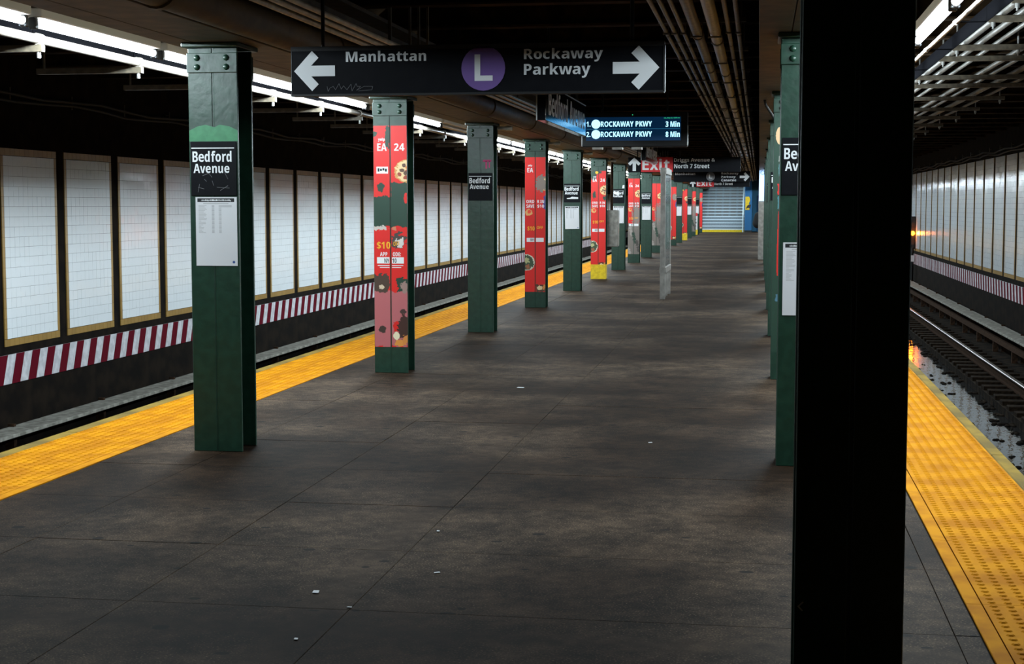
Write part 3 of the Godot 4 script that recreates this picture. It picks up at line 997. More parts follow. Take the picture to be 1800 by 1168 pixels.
# ---------------------------------------------------------------- the two rows of columns
func rows() -> void:
	var ads := [ad_material(0, 1), ad_material(1, 2), ad_material(2, 3), ad_material(3, 4), ad_material(4, 5)]
	var lx := -3.275
	var rx := 0.268
	var far := "green columns between the map stand and the stairs"
	var lab := [
		"green riveted column with a pale green paint patch, name plate and notice",
		"green column with a badly torn red advert over pink residue",
		"green column with name plate and magenta scribble but no notice",
		"green column in deep shade with a dark red advert and rubbed grey patch",
		"green column with a name plate bearing a white sticker and a notice",
		"green column with red advert above a yellow painted foot",
		"green column with a scratched name plate, just past the grey metal cabinet",
		"green column with a red advert whose lower half is worn grey",
		"green column with name plate and notice, next after the half-worn advert",
		"green column with worn red advert behind the steel map stand"]
	for k in 18:
		var d := 9.0 + k * 4.54
		var o := column(lx, d, lab[k] if k < 10 else "green steel column of the row leading to the stairs, past the map stand", "" if k < 10 else far)
		var f := d - 0.001
		if k % 2 == 0:
			if k == 0:
				var np := station_plate(lx, f, 1.572, 1.898, "black Bedford Avenue plate above a notice on the column with pale green patch")
				var sc := S()
				for q in [[-0.07, 0.12, -0.03, 0.135], [-0.03, 0.135, -0.01, 0.11], [-0.06, 0.1, -0.045, 0.085], [-0.01, 0.09, 0.0, 0.06], [0.07, 0.14, 0.09, 0.1], [0.08, 0.16, 0.1, 0.15], [-0.1, 0.05, -0.06, 0.04], [0.02, 0.05, 0.1, 0.045], [0.04, 0.03, 0.09, 0.06], [-0.09, 0.07, -0.1, 0.02]]:
					rod(sc, Vector3(q[0], q[1], 0.006), Vector3(q[2], q[3], 0.006), 0.0012, 4)
				tag(put("scuff_marks", sc, M.grey_disc, np), "pale scuff marks")
				notice(lx + 0.012, f, 1.145, 1.563, 0.262, "white closure notice with a printed table on the column with pale green patch")
				var st := S()
				var pts := PackedVector2Array([Vector2(-0.153, 1.9), Vector2(0.153, 1.9), Vector2(0.153, 1.965), Vector2(0.1, 1.99), Vector2(0.04, 2.0), Vector2(0.008, 1.985), Vector2(-0.05, 2.0), Vector2(-0.1, 1.99), Vector2(-0.153, 1.965)])
				flat(st, pts, 0.0, 0.0015)
				tag(put("paint_patch", st, M.green_new, o), "patch of lighter fresh green paint")
			else:
				var where: String = ["", "on the column with magenta scribble", "with a white sticker, over a notice", "scratched white, past the grey cabinet", "after the half-worn advert column"][k / 2] if k < 10 else "on a column between map stand and stairs"
				var g := "" if k < 10 else "name plates on the columns before the stairs"
				var sp := station_plate(lx, f, 1.572, 1.898, "black Bedford Avenue plate " + where, g)
				if k >= 4:
					notice(lx + 0.006, f, 1.1, 1.5, 0.25, "white paper notice %s" % ["", "", "below the name plate with a white sticker", "below the scratched name plate past the grey cabinet", "on the column after the half-worn advert"][k / 2] if k < 10 else "white paper notice on a column between map stand and stairs", "" if k < 10 else "notices on the columns before the stairs", 0.02 if k == 4 else 0.0)
				if k == 2:
					var st := S()
					for q in [[0.03, 2.03, 0.13, 2.055], [0.06, 1.95, 0.08, 2.04], [0.1, 1.96, 0.115, 2.04]]: bx(st, Vector3(q[0], q[1], 0), Vector3(q[2], q[3], 0.001))
					tag(put("scribble", st, M.magenta, o), "magenta painted scribble")
				if k == 4:
					var st := S()
					flat(st, PackedVector2Array([Vector2(-0.09, 1.63), Vector2(0.11, 1.63), Vector2(0.11, 1.66), Vector2(0.0, 1.67), Vector2(-0.03, 1.652), Vector2(-0.09, 1.648)]), 0.008, 0.009)
					tag(put("sticker", st, M.paper, sp, Vector3(0, -1.572, -0.001)), "torn white sticker")
				if k == 6:
					var st := S()
					flat(st, PackedVector2Array([Vector2(-0.1, 1.8), Vector2(0.0, 1.74), Vector2(0.02, 1.78), Vector2(0.0, 1.85), Vector2(-0.05, 1.83), Vector2(-0.1, 1.86)]), 0.008, 0.009)
					tag(put("scratch_marks", st, M.paper, sp, Vector3(0, -1.572, -0.001)), "white scratched patches")
					st = S()
					flat(st, PackedVector2Array([Vector2(0.09, 1.92), Vector2(0.14, 1.92), Vector2(0.14, 2.0), Vector2(0.1, 1.99)]), 0.0, 0.001)
					tag(put("sticker", st, M.paper, o), "small white sticker")
		else:
			var kind: int = [0, 1, 2, 3, 3, 1, 2, 3, 1][k / 2]
			advert(o, ads[kind], 0.235, 2.225, kind, k < 8)
			if k == 5 or k == 13:
				var st := S()
				bx(st, Vector3(-CW / 2, 0.002, 0), Vector3(CW / 2, 0.3, 0.003))
				bx(st, Vector3(CW / 2, 0.002, 0.0), Vector3(CW / 2 + 0.002, 0.3, -CD))
				tag(put("painted_foot", st, M.yellow_paint, o), "yellow painted foot of the column")
	var rlab := ["dark green column with a small white chevron mark, bare of plates and adverts",
		"green column with name plate and notice on the side of the wet track", "green column with a red and blue advert, second after the bare dark column"]
	for k in 18:
		var d := 4.46 + k * 4.54
		var o := column(rx, d, rlab[k] if k < 3 else "green steel column of the row beside the wet track, past the blue advert", "" if k < 3 else "far columns beside the wet track")
		if k == 0:
			var st := S()
			flat(st, PackedVector2Array([Vector2(-0.145, 0.352), Vector2(-0.13, 0.367), Vector2(-0.127, 0.364), Vector2(-0.139, 0.352), Vector2(-0.128, 0.34), Vector2(-0.132, 0.338)]), 0.0, 0.001)
			tag(put("chevron_mark", st, M.paper, o), "small white chevron mark")
		elif k % 2 == 1:
			station_plate(rx, d - 0.001, 1.572, 1.898, "black Bedford Avenue plate half hidden behind the bare dark column" if k == 1 else "black Bedford Avenue plate on a column beside the wet track", "" if k == 1 else "name plates beside the wet track")
			if k == 1: notice(rx + 0.0, d - 0.001, 0.88, 1.3, 0.262, "white closure notice half hidden behind the bare dark column")
		else:
			if k == 2: advert(o, ads[4], 0.235, 2.225, 4, false)

# ---------------------------------------------------------------- lamps over the two platform edges
func lamps() -> void:
	for s in [0, 1]:
		var x := 0.975 if s else -4.1
		var name_: String = "wet" if s else "dry"
		for k in range(-1, 42):
			var on: bool = s == 1 or not (k == 4 or k == 6)
			var lb := "fluorescent tube lamp hung in the line along the %s track" % name_
			if s == 0 and on and k > -2 and k < 21: lb = lamp_label(8.35 + k * LAMP_PITCH + 0.9)
			if not on: lb = "unlit fluorescent tube lamp in the line along the dry track"
			lamp(x, 8.35 + k * LAMP_PITCH, on, lb, "%s lamps along the %s track" % ["lit" if on else "unlit", name_])
		var dir := 1.0 if s else -1.0
		var o := base("lamp_conduit", V(x + dir * (0.075 if s else 0.2), 2.51 if s else 2.51, 0), "pale conduit running just below the lamp line of the %s track" % name_, "conduit")
		var st := S()
		rod(st, V(0, 0, 3), V(0, 0, 88), 0.013 if s else 0.028, 12)
		put("pipe", st, M.conduit, o)
		for k in 54:
			var d := BEAM0 + (k + 3) * PITCH
			st = S()
			rod(st, V(0, 0, d - 0.03), V(0, 0, d + 0.03), 0.017 if s else 0.036, 12)
			if s == 0: bx(st, V(-0.01, -0.075, d - 0.012), V(0.01, -0.03, d + 0.012))
			put("clamp", st, M.conduit, o)
			# dull black strip added to shade the tops of the tiled walls
			var so := 0.16 if s else 0.035
			st = S()
			bx(st, V(dir * so, 0.09, d + 0.004), V(dir * (so + 0.003), 0.0 if s else -0.01, d + PITCH - 0.004))
			bx(st, V(0, 0.0, d - 0.008), V(dir * (so + 0.003), 0.006, d + 0.008))
			put("added_shade_strip", st, M.dull_black, o)
			if s == 1: continue
			st = S()
			bx(st, V(-dir * 0.03, -0.075, d - 0.022), V(dir * 0.75, -0.035, d + 0.022))
			put("bracket_arm", st, M.strut, o)
			st = S()
			rod(st, V(0, -0.112, d), V(0, -0.07, d), 0.012, 6)
			put("bolt", st, M.aluminium, o)
			st = S()
			rod(st, V(dir * 0.7, -0.04, d), V(dir * 0.7, roof(d) - 2.511, d), 0.008, 6)
			put("hanger_rod", st, M.strut, o)

func lamp_label(d: float) -> String:
	var names := ["pale green patch column", "torn advert column", "magenta scribble column", "dark red advert column", "white sticker column", "yellow footed column", "scratched plate column", "half-worn advert column"]
	var k := (d - 9.14) / BAY
	var i := int(floor(k)); var f := k - i
	if i < 0: return "lit tube lamp of the dry track just before the pale green patch column"
	if i == 0 and f < 0.25: return "lit tube lamp of the dry track right beside the pale green patch column"
	if i > 7: return "lit tube lamp of the dry track, beyond the half-worn advert column"
	return "lit tube lamp of the dry track %s the %s" % ["just after" if f < 0.5 else "well past", names[i]]

# ---------------------------------------------------------------- hanging signs
func hang(o: Node3D, xs: Array, y0: float, y1: float, z: float) -> void:
	for x in xs:
		var st := S()
		rod(st, Vector3(x, y0, z), Vector3(x, y1, z), 0.012, 8)
		put("hanger_rod", st, M.black, o)

func signs() -> void:
	# direction sign
	var d := 8.75
	var a := px(512, 168, d); var b := px(1168, 78, d)
	var o := base("direction_sign", V((a.x + b.x) / 2, a.y, d), "long black hanging sign with Manhattan, a purple L disc and Rockaway Parkway", "sign")
	var c := o.position
	var st := S()
	bevel(st, Vector3(a.x - c.x, 0, 0), Vector3(b.x - c.x, b.y - a.y, -0.07), 0.004)
	put("panel", st, M.sign_black, o)
	st = S()
	bx(st, Vector3(a.x - c.x, -0.006, 0.004), Vector3(b.x - c.x, 0.006, -0.074))
	bx(st, Vector3(b.x - c.x - 0.006, 0, 0.004), Vector3(b.x - c.x + 0.004, b.y - a.y, -0.074))
	bx(st, Vector3(a.x - c.x, b.y - a.y - 0.006, 0.003), Vector3(b.x - c.x, b.y - a.y + 0.02, -0.073))
	put("frame", st, M.ink_dark, o)
	words("Manhattan", o, M.ink, d, 608, 88, 749, 109)
	words("Rockaway", o, M.ink, d, 921, 83, 1060, 110)
	words("Parkway", o, M.ink, d, 921, 110, 1038, 138)
	arrow(o, M.ink, px(553, 125, d) - c, 0.245, PI)
	arrow(o, M.ink, px(1118, 119, d) - c, 0.262, 0.0)
	disc("line_disc", o, M.purple, px(849.5, 120, d) - c, 0.127)
	st = S()
	flat(st, PackedVector2Array([Vector2(-0.045, 0.075), Vector2(-0.012, 0.075), Vector2(-0.012, -0.045), Vector2(0.06, -0.045), Vector2(0.06, -0.075), Vector2(-0.045, -0.075)]), 0.003, 0.005)
	put("lettering", st, M.ink, o, px(848, 119, d) - c)
	st = S()   # a scratched tag
	var last := Vector3.ZERO
	var k := 0
	for q in [[575, 152], [577, 161], [580, 155], [586, 152], [590, 158], [596, 147], [600, 157], [604, 151], [610, 158], [617, 148], [619, 160], [626, 147], [628, 152], [634, 152], [627, 159], [640, 152], [655, 152], [654, 158], [630, 160]]:
		var p := px(q[0], q[1], d) - c + Vector3(0, 0, 0.001)
		if k > 0: rod(st, last, p, 0.0011, 4)
		last = p
		k += 1
	put("scratched_tag", st, M.grey_disc, o)
	hang(o, [-0.9, 0.9], b.y - a.y, roof(d + 0.035) - c.y - 0.001, -0.035)
	# station name boards along the platform
	for q in [[13.7, 16.9, "lengthwise black Bedford Avenue board hung between direction sign and train clock"], [26.0, 28.9, "lengthwise black Bedford Avenue board hung in front of the Exit sign"]]:
		o = base("station_name_board", V(-1.93, 2.27, q[0]), q[2], "sign")
		st = S()
		bevel(st, V(-0.04, 0, 0), V(0.04, 0.33, q[1] - q[0]), 0.004)
		put("panel", st, M.sign_gloss, o)
		st = S()
		bx(st, V(-0.046, 0, -0.006), V(-0.036, 0.33, 0.006))
		bx(st, V(-0.044, 0.325, 0), V(0.044, 0.335, q[1] - q[0]))
		put("frame", st, M.aluminium, o)
		var L: float = q[1] - q[0]
		letters("Bedford", o, M.ink, V(0.04, 0.06, 0.06 * L), V(0.04, 0.29, 0.5 * L), Vector3(1, 0, 0))
		letters("Avenue", o, M.ink, V(0.04, 0.06, 0.55 * L), V(0.04, 0.29, 0.97 * L), Vector3(1, 0, 0))
		for t in [0.15, 0.85]:
			st = S()
			rod(st, V(0, 0.33, L * t), V(0, roof(q[0] + L * t) - 2.271, L * t), 0.012, 8)
			put("hanger_rod", st, M.black, o)
	# train clock
	d = 19.0
	a = px(1022, 259, d); b = px(1209, 196, d)
	o = base("train_clock", V((a.x + b.x) / 2, a.y, d), "hanging train countdown clock with a blue screen listing Rockaway Pkwy trains", "clock")
	c = o.position
	st = S()
	bevel(st, Vector3(a.x - c.x, 0, 0), Vector3(b.x - c.x, b.y - a.y, -0.16), 0.01)
	put("housing", st, M.black, o)
	st = S()
	bevel(st, Vector3(b.x - c.x - 0.004, 0.01, 0.004), Vector3(b.x - c.x + 0.008, 0.26, -0.02), 0.003)
	put("side_trim", st, M.aluminium, o)
	plate("screen", o, M.screen, d - 0.001, 1030, 205, 1197, 248, 0.004)
	var dd := d - 0.003
	words("1.", o, M.screen_ink, dd, 1031, 214, 1038, 223)
	words("2.", o, M.screen_ink, dd, 1031, 232, 1038, 241)
	words("ROCKAWAY PKWY", o, M.screen_ink, dd, 1056, 213, 1146, 223)
	words("ROCKAWAY PKWY", o, M.screen_ink, dd, 1056, 231, 1146, 241)
	words("3 Min", o, M.screen_ink, dd, 1170, 213, 1195, 223)
	words("8 Min", o, M.screen_ink, dd, 1170, 231, 1195, 241)
	words("Sat, May 23, 12:08 am", o, M.screen_green, dd, 1167, 206, 1195, 209)
	plate("screen_rule", o, M.screen_line, d - 0.005, 1031, 226, 1195, 227.4, 0.002)
	for v in [218.5, 236.5]: disc("screen_disc", o, M.screen_ink, px(1047.5, v, dd) - c, 0.055)
	disc("status_light", o, M.screen_green, px(1112, 202, d) - c, 0.006, 0.004)
	for u in [1050, 1085, 1119]:
		plate("mounting_tab", o, M.steel, d + 0.02, u - 9, 258.5, u + 9, 263, 0.1)
	hang(o, [-0.4, 0.4], b.y - a.y, roof(d + 0.08) - c.y - 0.001, -0.08)
	var al := AreaLight3D.new()
	al.name = "screen_light"
	al.area_size = Vector2(1.1, 0.28)
	al.light_energy = 0.1
	al.light_color = Color(0.3, 0.7, 1.0)
	al.shadow_enabled = true
	o.add_child(al)
	al.position = Vector3(0, 0.2, 0.012)
	al.rotation_degrees = Vector3(0, 180, 0)
	# exit sign
	d = 30.0
	a = px(1104, 303, d); b = px(1302, 276, d)
	o = base("exit_sign", V((a.x + b.x) / 2, a.y, d), "hanging black and red Exit sign for Driggs Avenue and North 7 Street with up arrow", "sign")
	c = o.position
	st = S()
	bevel(st, Vector3(a.x - c.x, 0, 0), Vector3(b.x - c.x, b.y - a.y, -0.07), 0.004)
	put("panel", st, M.sign_black, o)
	plate("red_field", o, M.red, d - 0.003, 1127, 276.5, 1183, 302.5, 0.003)
	words("Exit", o, M.ink, d - 0.004, 1129, 279, 1177, 299)
	words("Driggs Avenue &", o, M.ink, d, 1185, 278, 1257, 286.5)
	words("North 7 Street", o, M.ink, d, 1185, 288, 1247, 296)
	arrow(o, M.ink, px(1115, 289, d) - c, 0.26, PI / 2)
	hang(o, [-0.9, 0.9], b.y - a.y, roof(d + 0.035) - c.y - 0.001, -0.035)
	# second direction sign
	d = 44.0
	a = px(1184, 320, d); b = px(1319, 301, d)
	o = base("direction_sign", V((a.x + b.x) / 2, a.y, d), "black hanging sign with grey L disc and Rockaway Parkway Canarsie, beyond the Exit sign", "sign")
	c = o.position
	st = S()
	bevel(st, Vector3(a.x - c.x, 0, 0), Vector3(b.x - c.x, b.y - a.y, -0.07), 0.004)
	put("panel", st, M.sign_black, o)
	words("Manhattan", o, M.ink, d, 1187, 303.5, 1222, 308)
	words("Rockaway", o, M.ink, d, 1268, 303, 1298, 308)
	words("Parkway", o, M.ink, d, 1268, 309, 1293, 314)
	words("Canarsie", o, M.ink, d, 1268, 314.5, 1294, 319)
	disc("line_disc", o, M.grey_disc, px(1249, 310.5, d) - c, 0.125)
	words("L", o, M.ink, d - 0.004, 1246, 307, 1252, 314)
	arrow(o, M.ink, px(1309, 311, d) - c, 0.27, 0.0)
	hang(o, [-0.9, 0.9], b.y - a.y, roof(d + 0.035) - c.y - 0.001, -0.035)
	# second exit sign
	d = 57.0
	a = px(1212, 329, d); b = px(1318, 314, d)
	o = base("exit_sign", V((a.x + b.x) / 2, a.y, d), "black and red Exit sign reading North 7 Street, hung before the stairs", "sign")
	c = o.position
	st = S()
	bevel(st, Vector3(a.x - c.x, 0, 0), Vector3(b.x - c.x, b.y - a.y, -0.07), 0.004)
	put("panel", st, M.sign_black, o)
	plate("red_field", o, M.red, d - 0.003, 1224, 314.5, 1255, 328.5, 0.003)
	words("Exit", o, M.ink, d - 0.005, 1225, 317, 1251, 327)
	words("North 7 Street", o, M.ink, d, 1256, 321, 1288, 325.5)
	arrow(o, M.ink, px(1218, 323, d) - c, 0.24, PI / 2)
	hang(o, [-0.8, 0.8], b.y - a.y, roof(d + 0.035) - c.y - 0.001, -0.035)

# ---------------------------------------------------------------- pipes, conduits and racks under the ceiling
func pipes() -> void:
	var set_ := [[-0.74, 0.016, "thin"], [-0.675, 0.016, "thin"], [-0.605, 0.016, "thin"], [-0.5, 0.042, "thick"], [-0.36, 0.046, "thick"], [-0.253, 0.017, "thin"], [-0.178, 0.017, "thin"]]
	for i in set_.size():
		var q: Array = set_[i]
		var o := base("ceiling_conduit", V(q[0], 2.87, 0), ["thin ceiling conduit of the bundle, outermost on the side of the train clock", "thin ceiling conduit, second from the bundle edge by the train clock", "thin ceiling conduit right beside the thick brown one", "thick brown conduit in the bundle along the platform ceiling", "thick pale conduit in the bundle along the platform ceiling", "thin ceiling conduit right beside the thick pale one", "thin ceiling conduit, outermost of the bundle on the wet track side"][i], "conduit", "" if i in [3, 4] else "thin conduits of the ceiling bundle")
		var st := S()
		rod(st, V(0, 0, -3), V(0, 0, 84), q[1], 12)
		put("pipe", st, M.pipe_white if i == 4 else M.conduit, o)
		for k in 26:
			st = S()
			var d: float = 3.2 + k * 3.1 + (i % 3) * 0.4
			rod(st, V(0, 0, d - 0.04), V(0, 0, d + 0.04), q[1] * 1.16, 12)
			put("coupling", st, M.galv, o)
	for k in 34:
		var d := 5.4 + k * 2.27
		var h := base("pipe_hanger", V(-0.46, 2.93, d), "steel strut hanger carrying the bundle of ceiling conduits", "pipe hanger", "hangers of the ceiling conduit bundle")
		var st := S()
		bx(st, Vector3(-0.34, 0.0, -0.02), Vector3(0.34, 0.035, 0.02))
		put("strut", st, M.strut, h)
		for q in set_:
			st = S()
			bx(st, Vector3(q[0] + 0.46 - q[1] - 0.006, -0.06 - q[1], -0.014), Vector3(q[0] + 0.46 - q[1], 0.0, 0.014))
			bx(st, Vector3(q[0] + 0.46 + q[1], -0.06 - q[1], -0.014), Vector3(q[0] + 0.46 + q[1] + 0.006, 0.0, 0.014))
			bx(st, Vector3(q[0] + 0.46 - q[1] - 0.006, -0.06 - q[1] - 0.012, -0.014), Vector3(q[0] + 0.46 + q[1] + 0.006, -0.06 - q[1], 0.014))
			put("clip", st, M.galv, h)
		for x in [-0.3, 0.3]:
			st = S()
			rod(st, Vector3(x, 0.0, 0), Vector3(x, roof(d) - 2.931, 0), 0.007, 6)
			put("rod", st, M.strut, h)
	# beside the girder of the dry track: a large pipe and three thin conduits
	var g := base("drain_pipe", V(-2.86, 2.56, 0), "large brown pipe with coupling rings running beside the girder", "pipe")
	var s2 := S()
	rod(s2, V(0, 0, -3), V(0, 0, 88), 0.1, 20)
	put("pipe", s2, M.cream, g)
	for k in 28:
		s2 = S()
		rod(s2, V(0, 0, 4.1 + k * 3.0), V(0, 0, 4.16 + k * 3.0), 0.112, 20)
		put("coupling_ring", s2, M.cream, g)
		s2 = S()
		var sd := BEAM0 + (3 + k * 2) * PITCH
		bx(s2, V(-0.012, 0.1, sd - 0.015), V(0.012, 0.489, sd + 0.015))
		put("strap", s2, M.strut, g)
	for k in 3:
		var o := base("side_conduit", V(-2.7 + k * 0.07, 2.62 + k * 0.012, 0), ["thin pale conduit next to the large brown pipe, inmost of three", "thin pale conduit in the middle of three beside the brown pipe", "thin pale conduit farthest from the brown pipe, outermost of three"][k], "conduit", "three conduits beside the brown pipe")
		s2 = S()
		rod(s2, V(0, 0, -3), V(0, 0, 84), 0.018, 8)
		put("pipe", s2, M.pipe_white, o)
		for q in 17:
			s2 = S()
			var sd := BEAM0 + (4 + q * 3) * PITCH
			bx(s2, V(-0.008, 0.0, sd - 0.015), V(0.008, 0.429 - k * 0.012, sd + 0.015))
			put("strap", s2, M.strut, o)
	# racks of conduit over the wet track
	var rx := [1.79, 1.93, 2.08, 2.38, 2.52, 2.74, 2.95]
	for i in rx.size():
		var o := base("rack_conduit", V(rx[i], 2.965, 0), "galvanised conduit lying on the hung racks above the wet track", "conduit", "conduits on the racks above the wet track")
		s2 = S()
		rod(s2, V(0, 0, -3), V(0, 0, 86), [0.034, 0.026, 0.02, 0.026, 0.02, 0.03, 0.02][i], 10)
		put("pipe", s2, M.galv, o)
	for d in [7.6, 9.8, 11.0, 12.1, 14.25, 15.3, 17.5, 18.7, 20.9, 23.2, 25.4, 27.7, 30.0, 32.2, 34.5, 36.8, 41.3, 45.9, 50.4, 54.9]:
		var o := base("conduit_rack", V(1.67, 2.88, d), "hung steel rack bar carrying conduits above the wet track", "rack", "rack bars above the wet track")
		var w := 0.62 if absf(d - 14.25) < 0.1 else 1.45
		s2 = S()
		bevel(s2, Vector3(0, 0, -0.025), Vector3(w, 0.05, 0.025), 0.004)
		put("bar", s2, M.strut, o)
		for x in [0.04, w - 0.06]:
			s2 = S()
			rod(s2, Vector3(x, -0.05, 0), Vector3(x, roof(d) - 2.881, 0), 0.009, 6)
			rod(s2, Vector3(x, -0.03, 0), Vector3(x, 0.0, 0), 0.018, 6)
			put("rod", s2, M.aluminium, o)
	# stub tubes poking from the girders beside the columns
	for k in range(2, 8):
		var o := base("stub_tube", V(-3.13, 2.44, 9.0 + k * 4.54 + 0.36), "short white stub tube fixed under the girder behind a column cap", "tube", "stub tubes behind the column caps")
		s2 = S()
		rod(s2, Vector3(-0.12, 0, 0), Vector3(0.16, 0, 0), 0.024, 10)
		put("tube_body", s2, M.pipe_white, o)
		s2 = S()
		rod(s2, Vector3(0.1, 0, 0), Vector3(0.18, 0, 0), 0.03, 10)
		put("end_fitting", s2, M.pipe_white, o)
		s2 = S()
		rod(s2, Vector3(0, 0, 0), Vector3(0, 0.055, 0), 0.01, 6)
		put("mount", s2, M.strut, o)
	for q in [[1342, 130, 13.0], [1357, 98, 11.2], [1366, 164, 15.6]]:
		var p := px(q[0], q[1], q[2])
		var o := base("stub_tube", p, "short white stub tube beside the girder of the wet track columns", "tube", "stub tubes by the wet track girder")
		s2 = S()
		rod(s2, Vector3(0, 0, 0), Vector3(0.28 - p.x, 0, 0), 0.02, 10)
		rod(s2, Vector3(0, 0, 0), Vector3(0.05, 0, 0), 0.03, 10)
		put("tube_body", s2, M.pipe_white, o)
	# a loose cable drooping by the column of the wet track
	s2 = S()
	var pts: Array = []
	for q in [[1366, 150], [1350, 152], [1342, 165], [1346, 185], [1356, 200], [1364, 215]]: pts.append(px(q[0], q[1], 14.6))
	pts.push_front(Vector3(0.25, 2.52, -14.6))
	path_rod(s2, pts, 0.012, 8)
	tag(put("drooping_cable", s2, M.cable, self), "loose dark cable drooping from the girder of the wet track columns", "cable")

# ---------------------------------------------------------------- things standing on the platform
func map_stand(at: Vector3, L: float, label: String) -> void:
	var o := base("map_stand", at, label, "notice stand")
	for z in [0.0, -L]:
		var st := S()
		bevel(st, Vector3(-0.04, 0, z - 0.03), Vector3(0.04, 2.12, z + 0.03), 0.006)
		put("post", st, M.stand, o)
	for y in [0.42, 2.02]:
		var st := S()
		bevel(st, Vector3(-0.05, y, -L), Vector3(0.05, y + 0.1, 0.0), 0.006)
		put("rail", st, M.stand, o)
	var st := S()
	bx(st, Vector3(-0.02, 0.52, -L + 0.03), Vector3(0.02, 2.02, -0.03))
	put("board", st, M.backing, o)
	st = S()
	bx(st, Vector3(0.03, 0.52, -L + 0.03), Vector3(0.034, 2.02, -0.03))
	put("pane", st, M.glass, o)
	for z in [-L * 0.35, -L * 0.65]:
		st = S()
		bevel(st, Vector3(-0.02, 0, z - 0.02), Vector3(0.02, 0.42, z + 0.02), 0.004)
		put("leg", st, M.stand, o)
	st = S()
	bx(st, Vector3(0.02, 0.9, -L + 0.15), Vector3(0.022, 1.5, -L * 0.55))
	put("print", st, M.paper, o)

func furniture() -> void:
	map_stand(V(-1.53, 0, 24.9), 1.55, "steel framed map stand standing alone on the open platform floor")
	map_stand(V(0.235, 0, 33.6), 1.6, "grey metal map stand between two columns beside the wet track")
	# grey cabinet on the back of the yellow-footed column
	var o := base("metal_cabinet", V(-3.1, 0.66, 31.985), "grey metal cabinet fixed to the column with a yellow foot", "cabinet")
	var st := S()
	bevel(st, Vector3(-0.2, 0, -0.3), Vector3(0.2, 0.76, 0.0), 0.008)
	put("body", st, M.steel, o)
	st = S()
	bevel(st, Vector3(0.2, 0.02, -0.28), Vector3(0.208, 0.74, -0.02), 0.002)
	put("door", st, M.steel, o)
	st = S()
	rod(st, Vector3(0.06, 0.76, -0.16), Vector3(0.06, 1.84, -0.16), 0.03, 10)
	tag(put("riser_pipe", st, M.rust, o), "dark red brown riser pipe")
	# kiosk with a bright screen
	var a := px(1332, 456, 43.6)
	o = base("screen_kiosk", V(a.x, 0, 43.6), "tall grey kiosk with a narrow bright white-blue screen", "kiosk")
	st = S()
	bevel(st, Vector3(0, 0.0, 0), Vector3(0.36, 2.66, -0.4), 0.015)
	put("body", st, M.stand, o)
	st = S()
	bx(st, Vector3(-0.01, 2.62, 0.03), Vector3(0.37, 2.7, -0.41))
	put("top_cap", st, M.black, o)
	st = S()
	bx(st, Vector3(0.012, 1.64, 0), Vector3(0.185, 2.6, 0.006))
	put("screen", st, M.panel_light, o)
	st = S()
	for k in 20:
		if k in [3, 4]: continue
		var t := TAU * k / 20; var t2 := TAU * (k + 1) / 20
		rod(st, Vector3(0.1 + cos(t) * 0.05, 2.43 + sin(t) * 0.05, 0.007), Vector3(0.1 + cos(t2) * 0.05, 2.43 + sin(t2) * 0.05, 0.007), 0.006, 4)
	put("screen_ring", st, M.blue, o)
	var al := AreaLight3D.new()
	al.name = "screen_light"
	al.area_size = Vector2(0.17, 0.95)
	al.light_energy = 0.12
	al.light_color = Color(0.7, 0.85, 1.0)
	al.shadow_enabled = true
	o.add_child(al)
	al.position = Vector3(0.1, 2.12, 0.012)
	al.rotation_degrees = Vector3(0, 180, 0)
	person(V(0.27, 0, 47.4))
	# signal of the wet track
	o = base("track_signal", V(4.87, -1.33, 51.0), "black track signal with a glowing amber lamp against the tiled wall", "signal")
	st = S()
	rod(st, Vector3(0, 0, 0), Vector3(0, 1.5, 0), 0.05, 10)
	put("post", st, M.black, o)
	st = S()
	bevel(st, Vector3(-0.1, 1.45, -0.16), Vector3(0.1, 2.5, 0.0), 0.02)
	put("head", st, M.black, o)
	st = S()
	rod(st, Vector3(0, 1.96, 0.0), Vector3(0, 1.96, 0.03), 0.07, 16)
	put("signal_lamp", st, M.amber, o)
	st = S()
	rod(st, Vector3(0, 2.25, 0.0), Vector3(0, 2.25, 0.02), 0.07, 16)
	rod(st, Vector3(0, 1.66, 0.0), Vector3(0, 1.66, 0.02), 0.07, 16)
	put("unlit_lens", st, M.ink_dark, o)
	st = S()
	bx(st, Vector3(-0.07, 1.05, 0.05), Vector3(0.07, 1.25, 0.06))
	put("number_plate", st, M.paper, o)
	var ol := OmniLight3D.new()
	ol.name = "signal_light"
	ol.light_energy = 0.35
	ol.light_color = Color(1.0, 0.5, 0.12)
	ol.light_size = 0.06
	ol.omni_range = 60
	ol.omni_attenuation = 2
	ol.shadow_enabled = true
	o.add_child(ol)
	ol.position = Vector3(0, 1.96, 0.11)

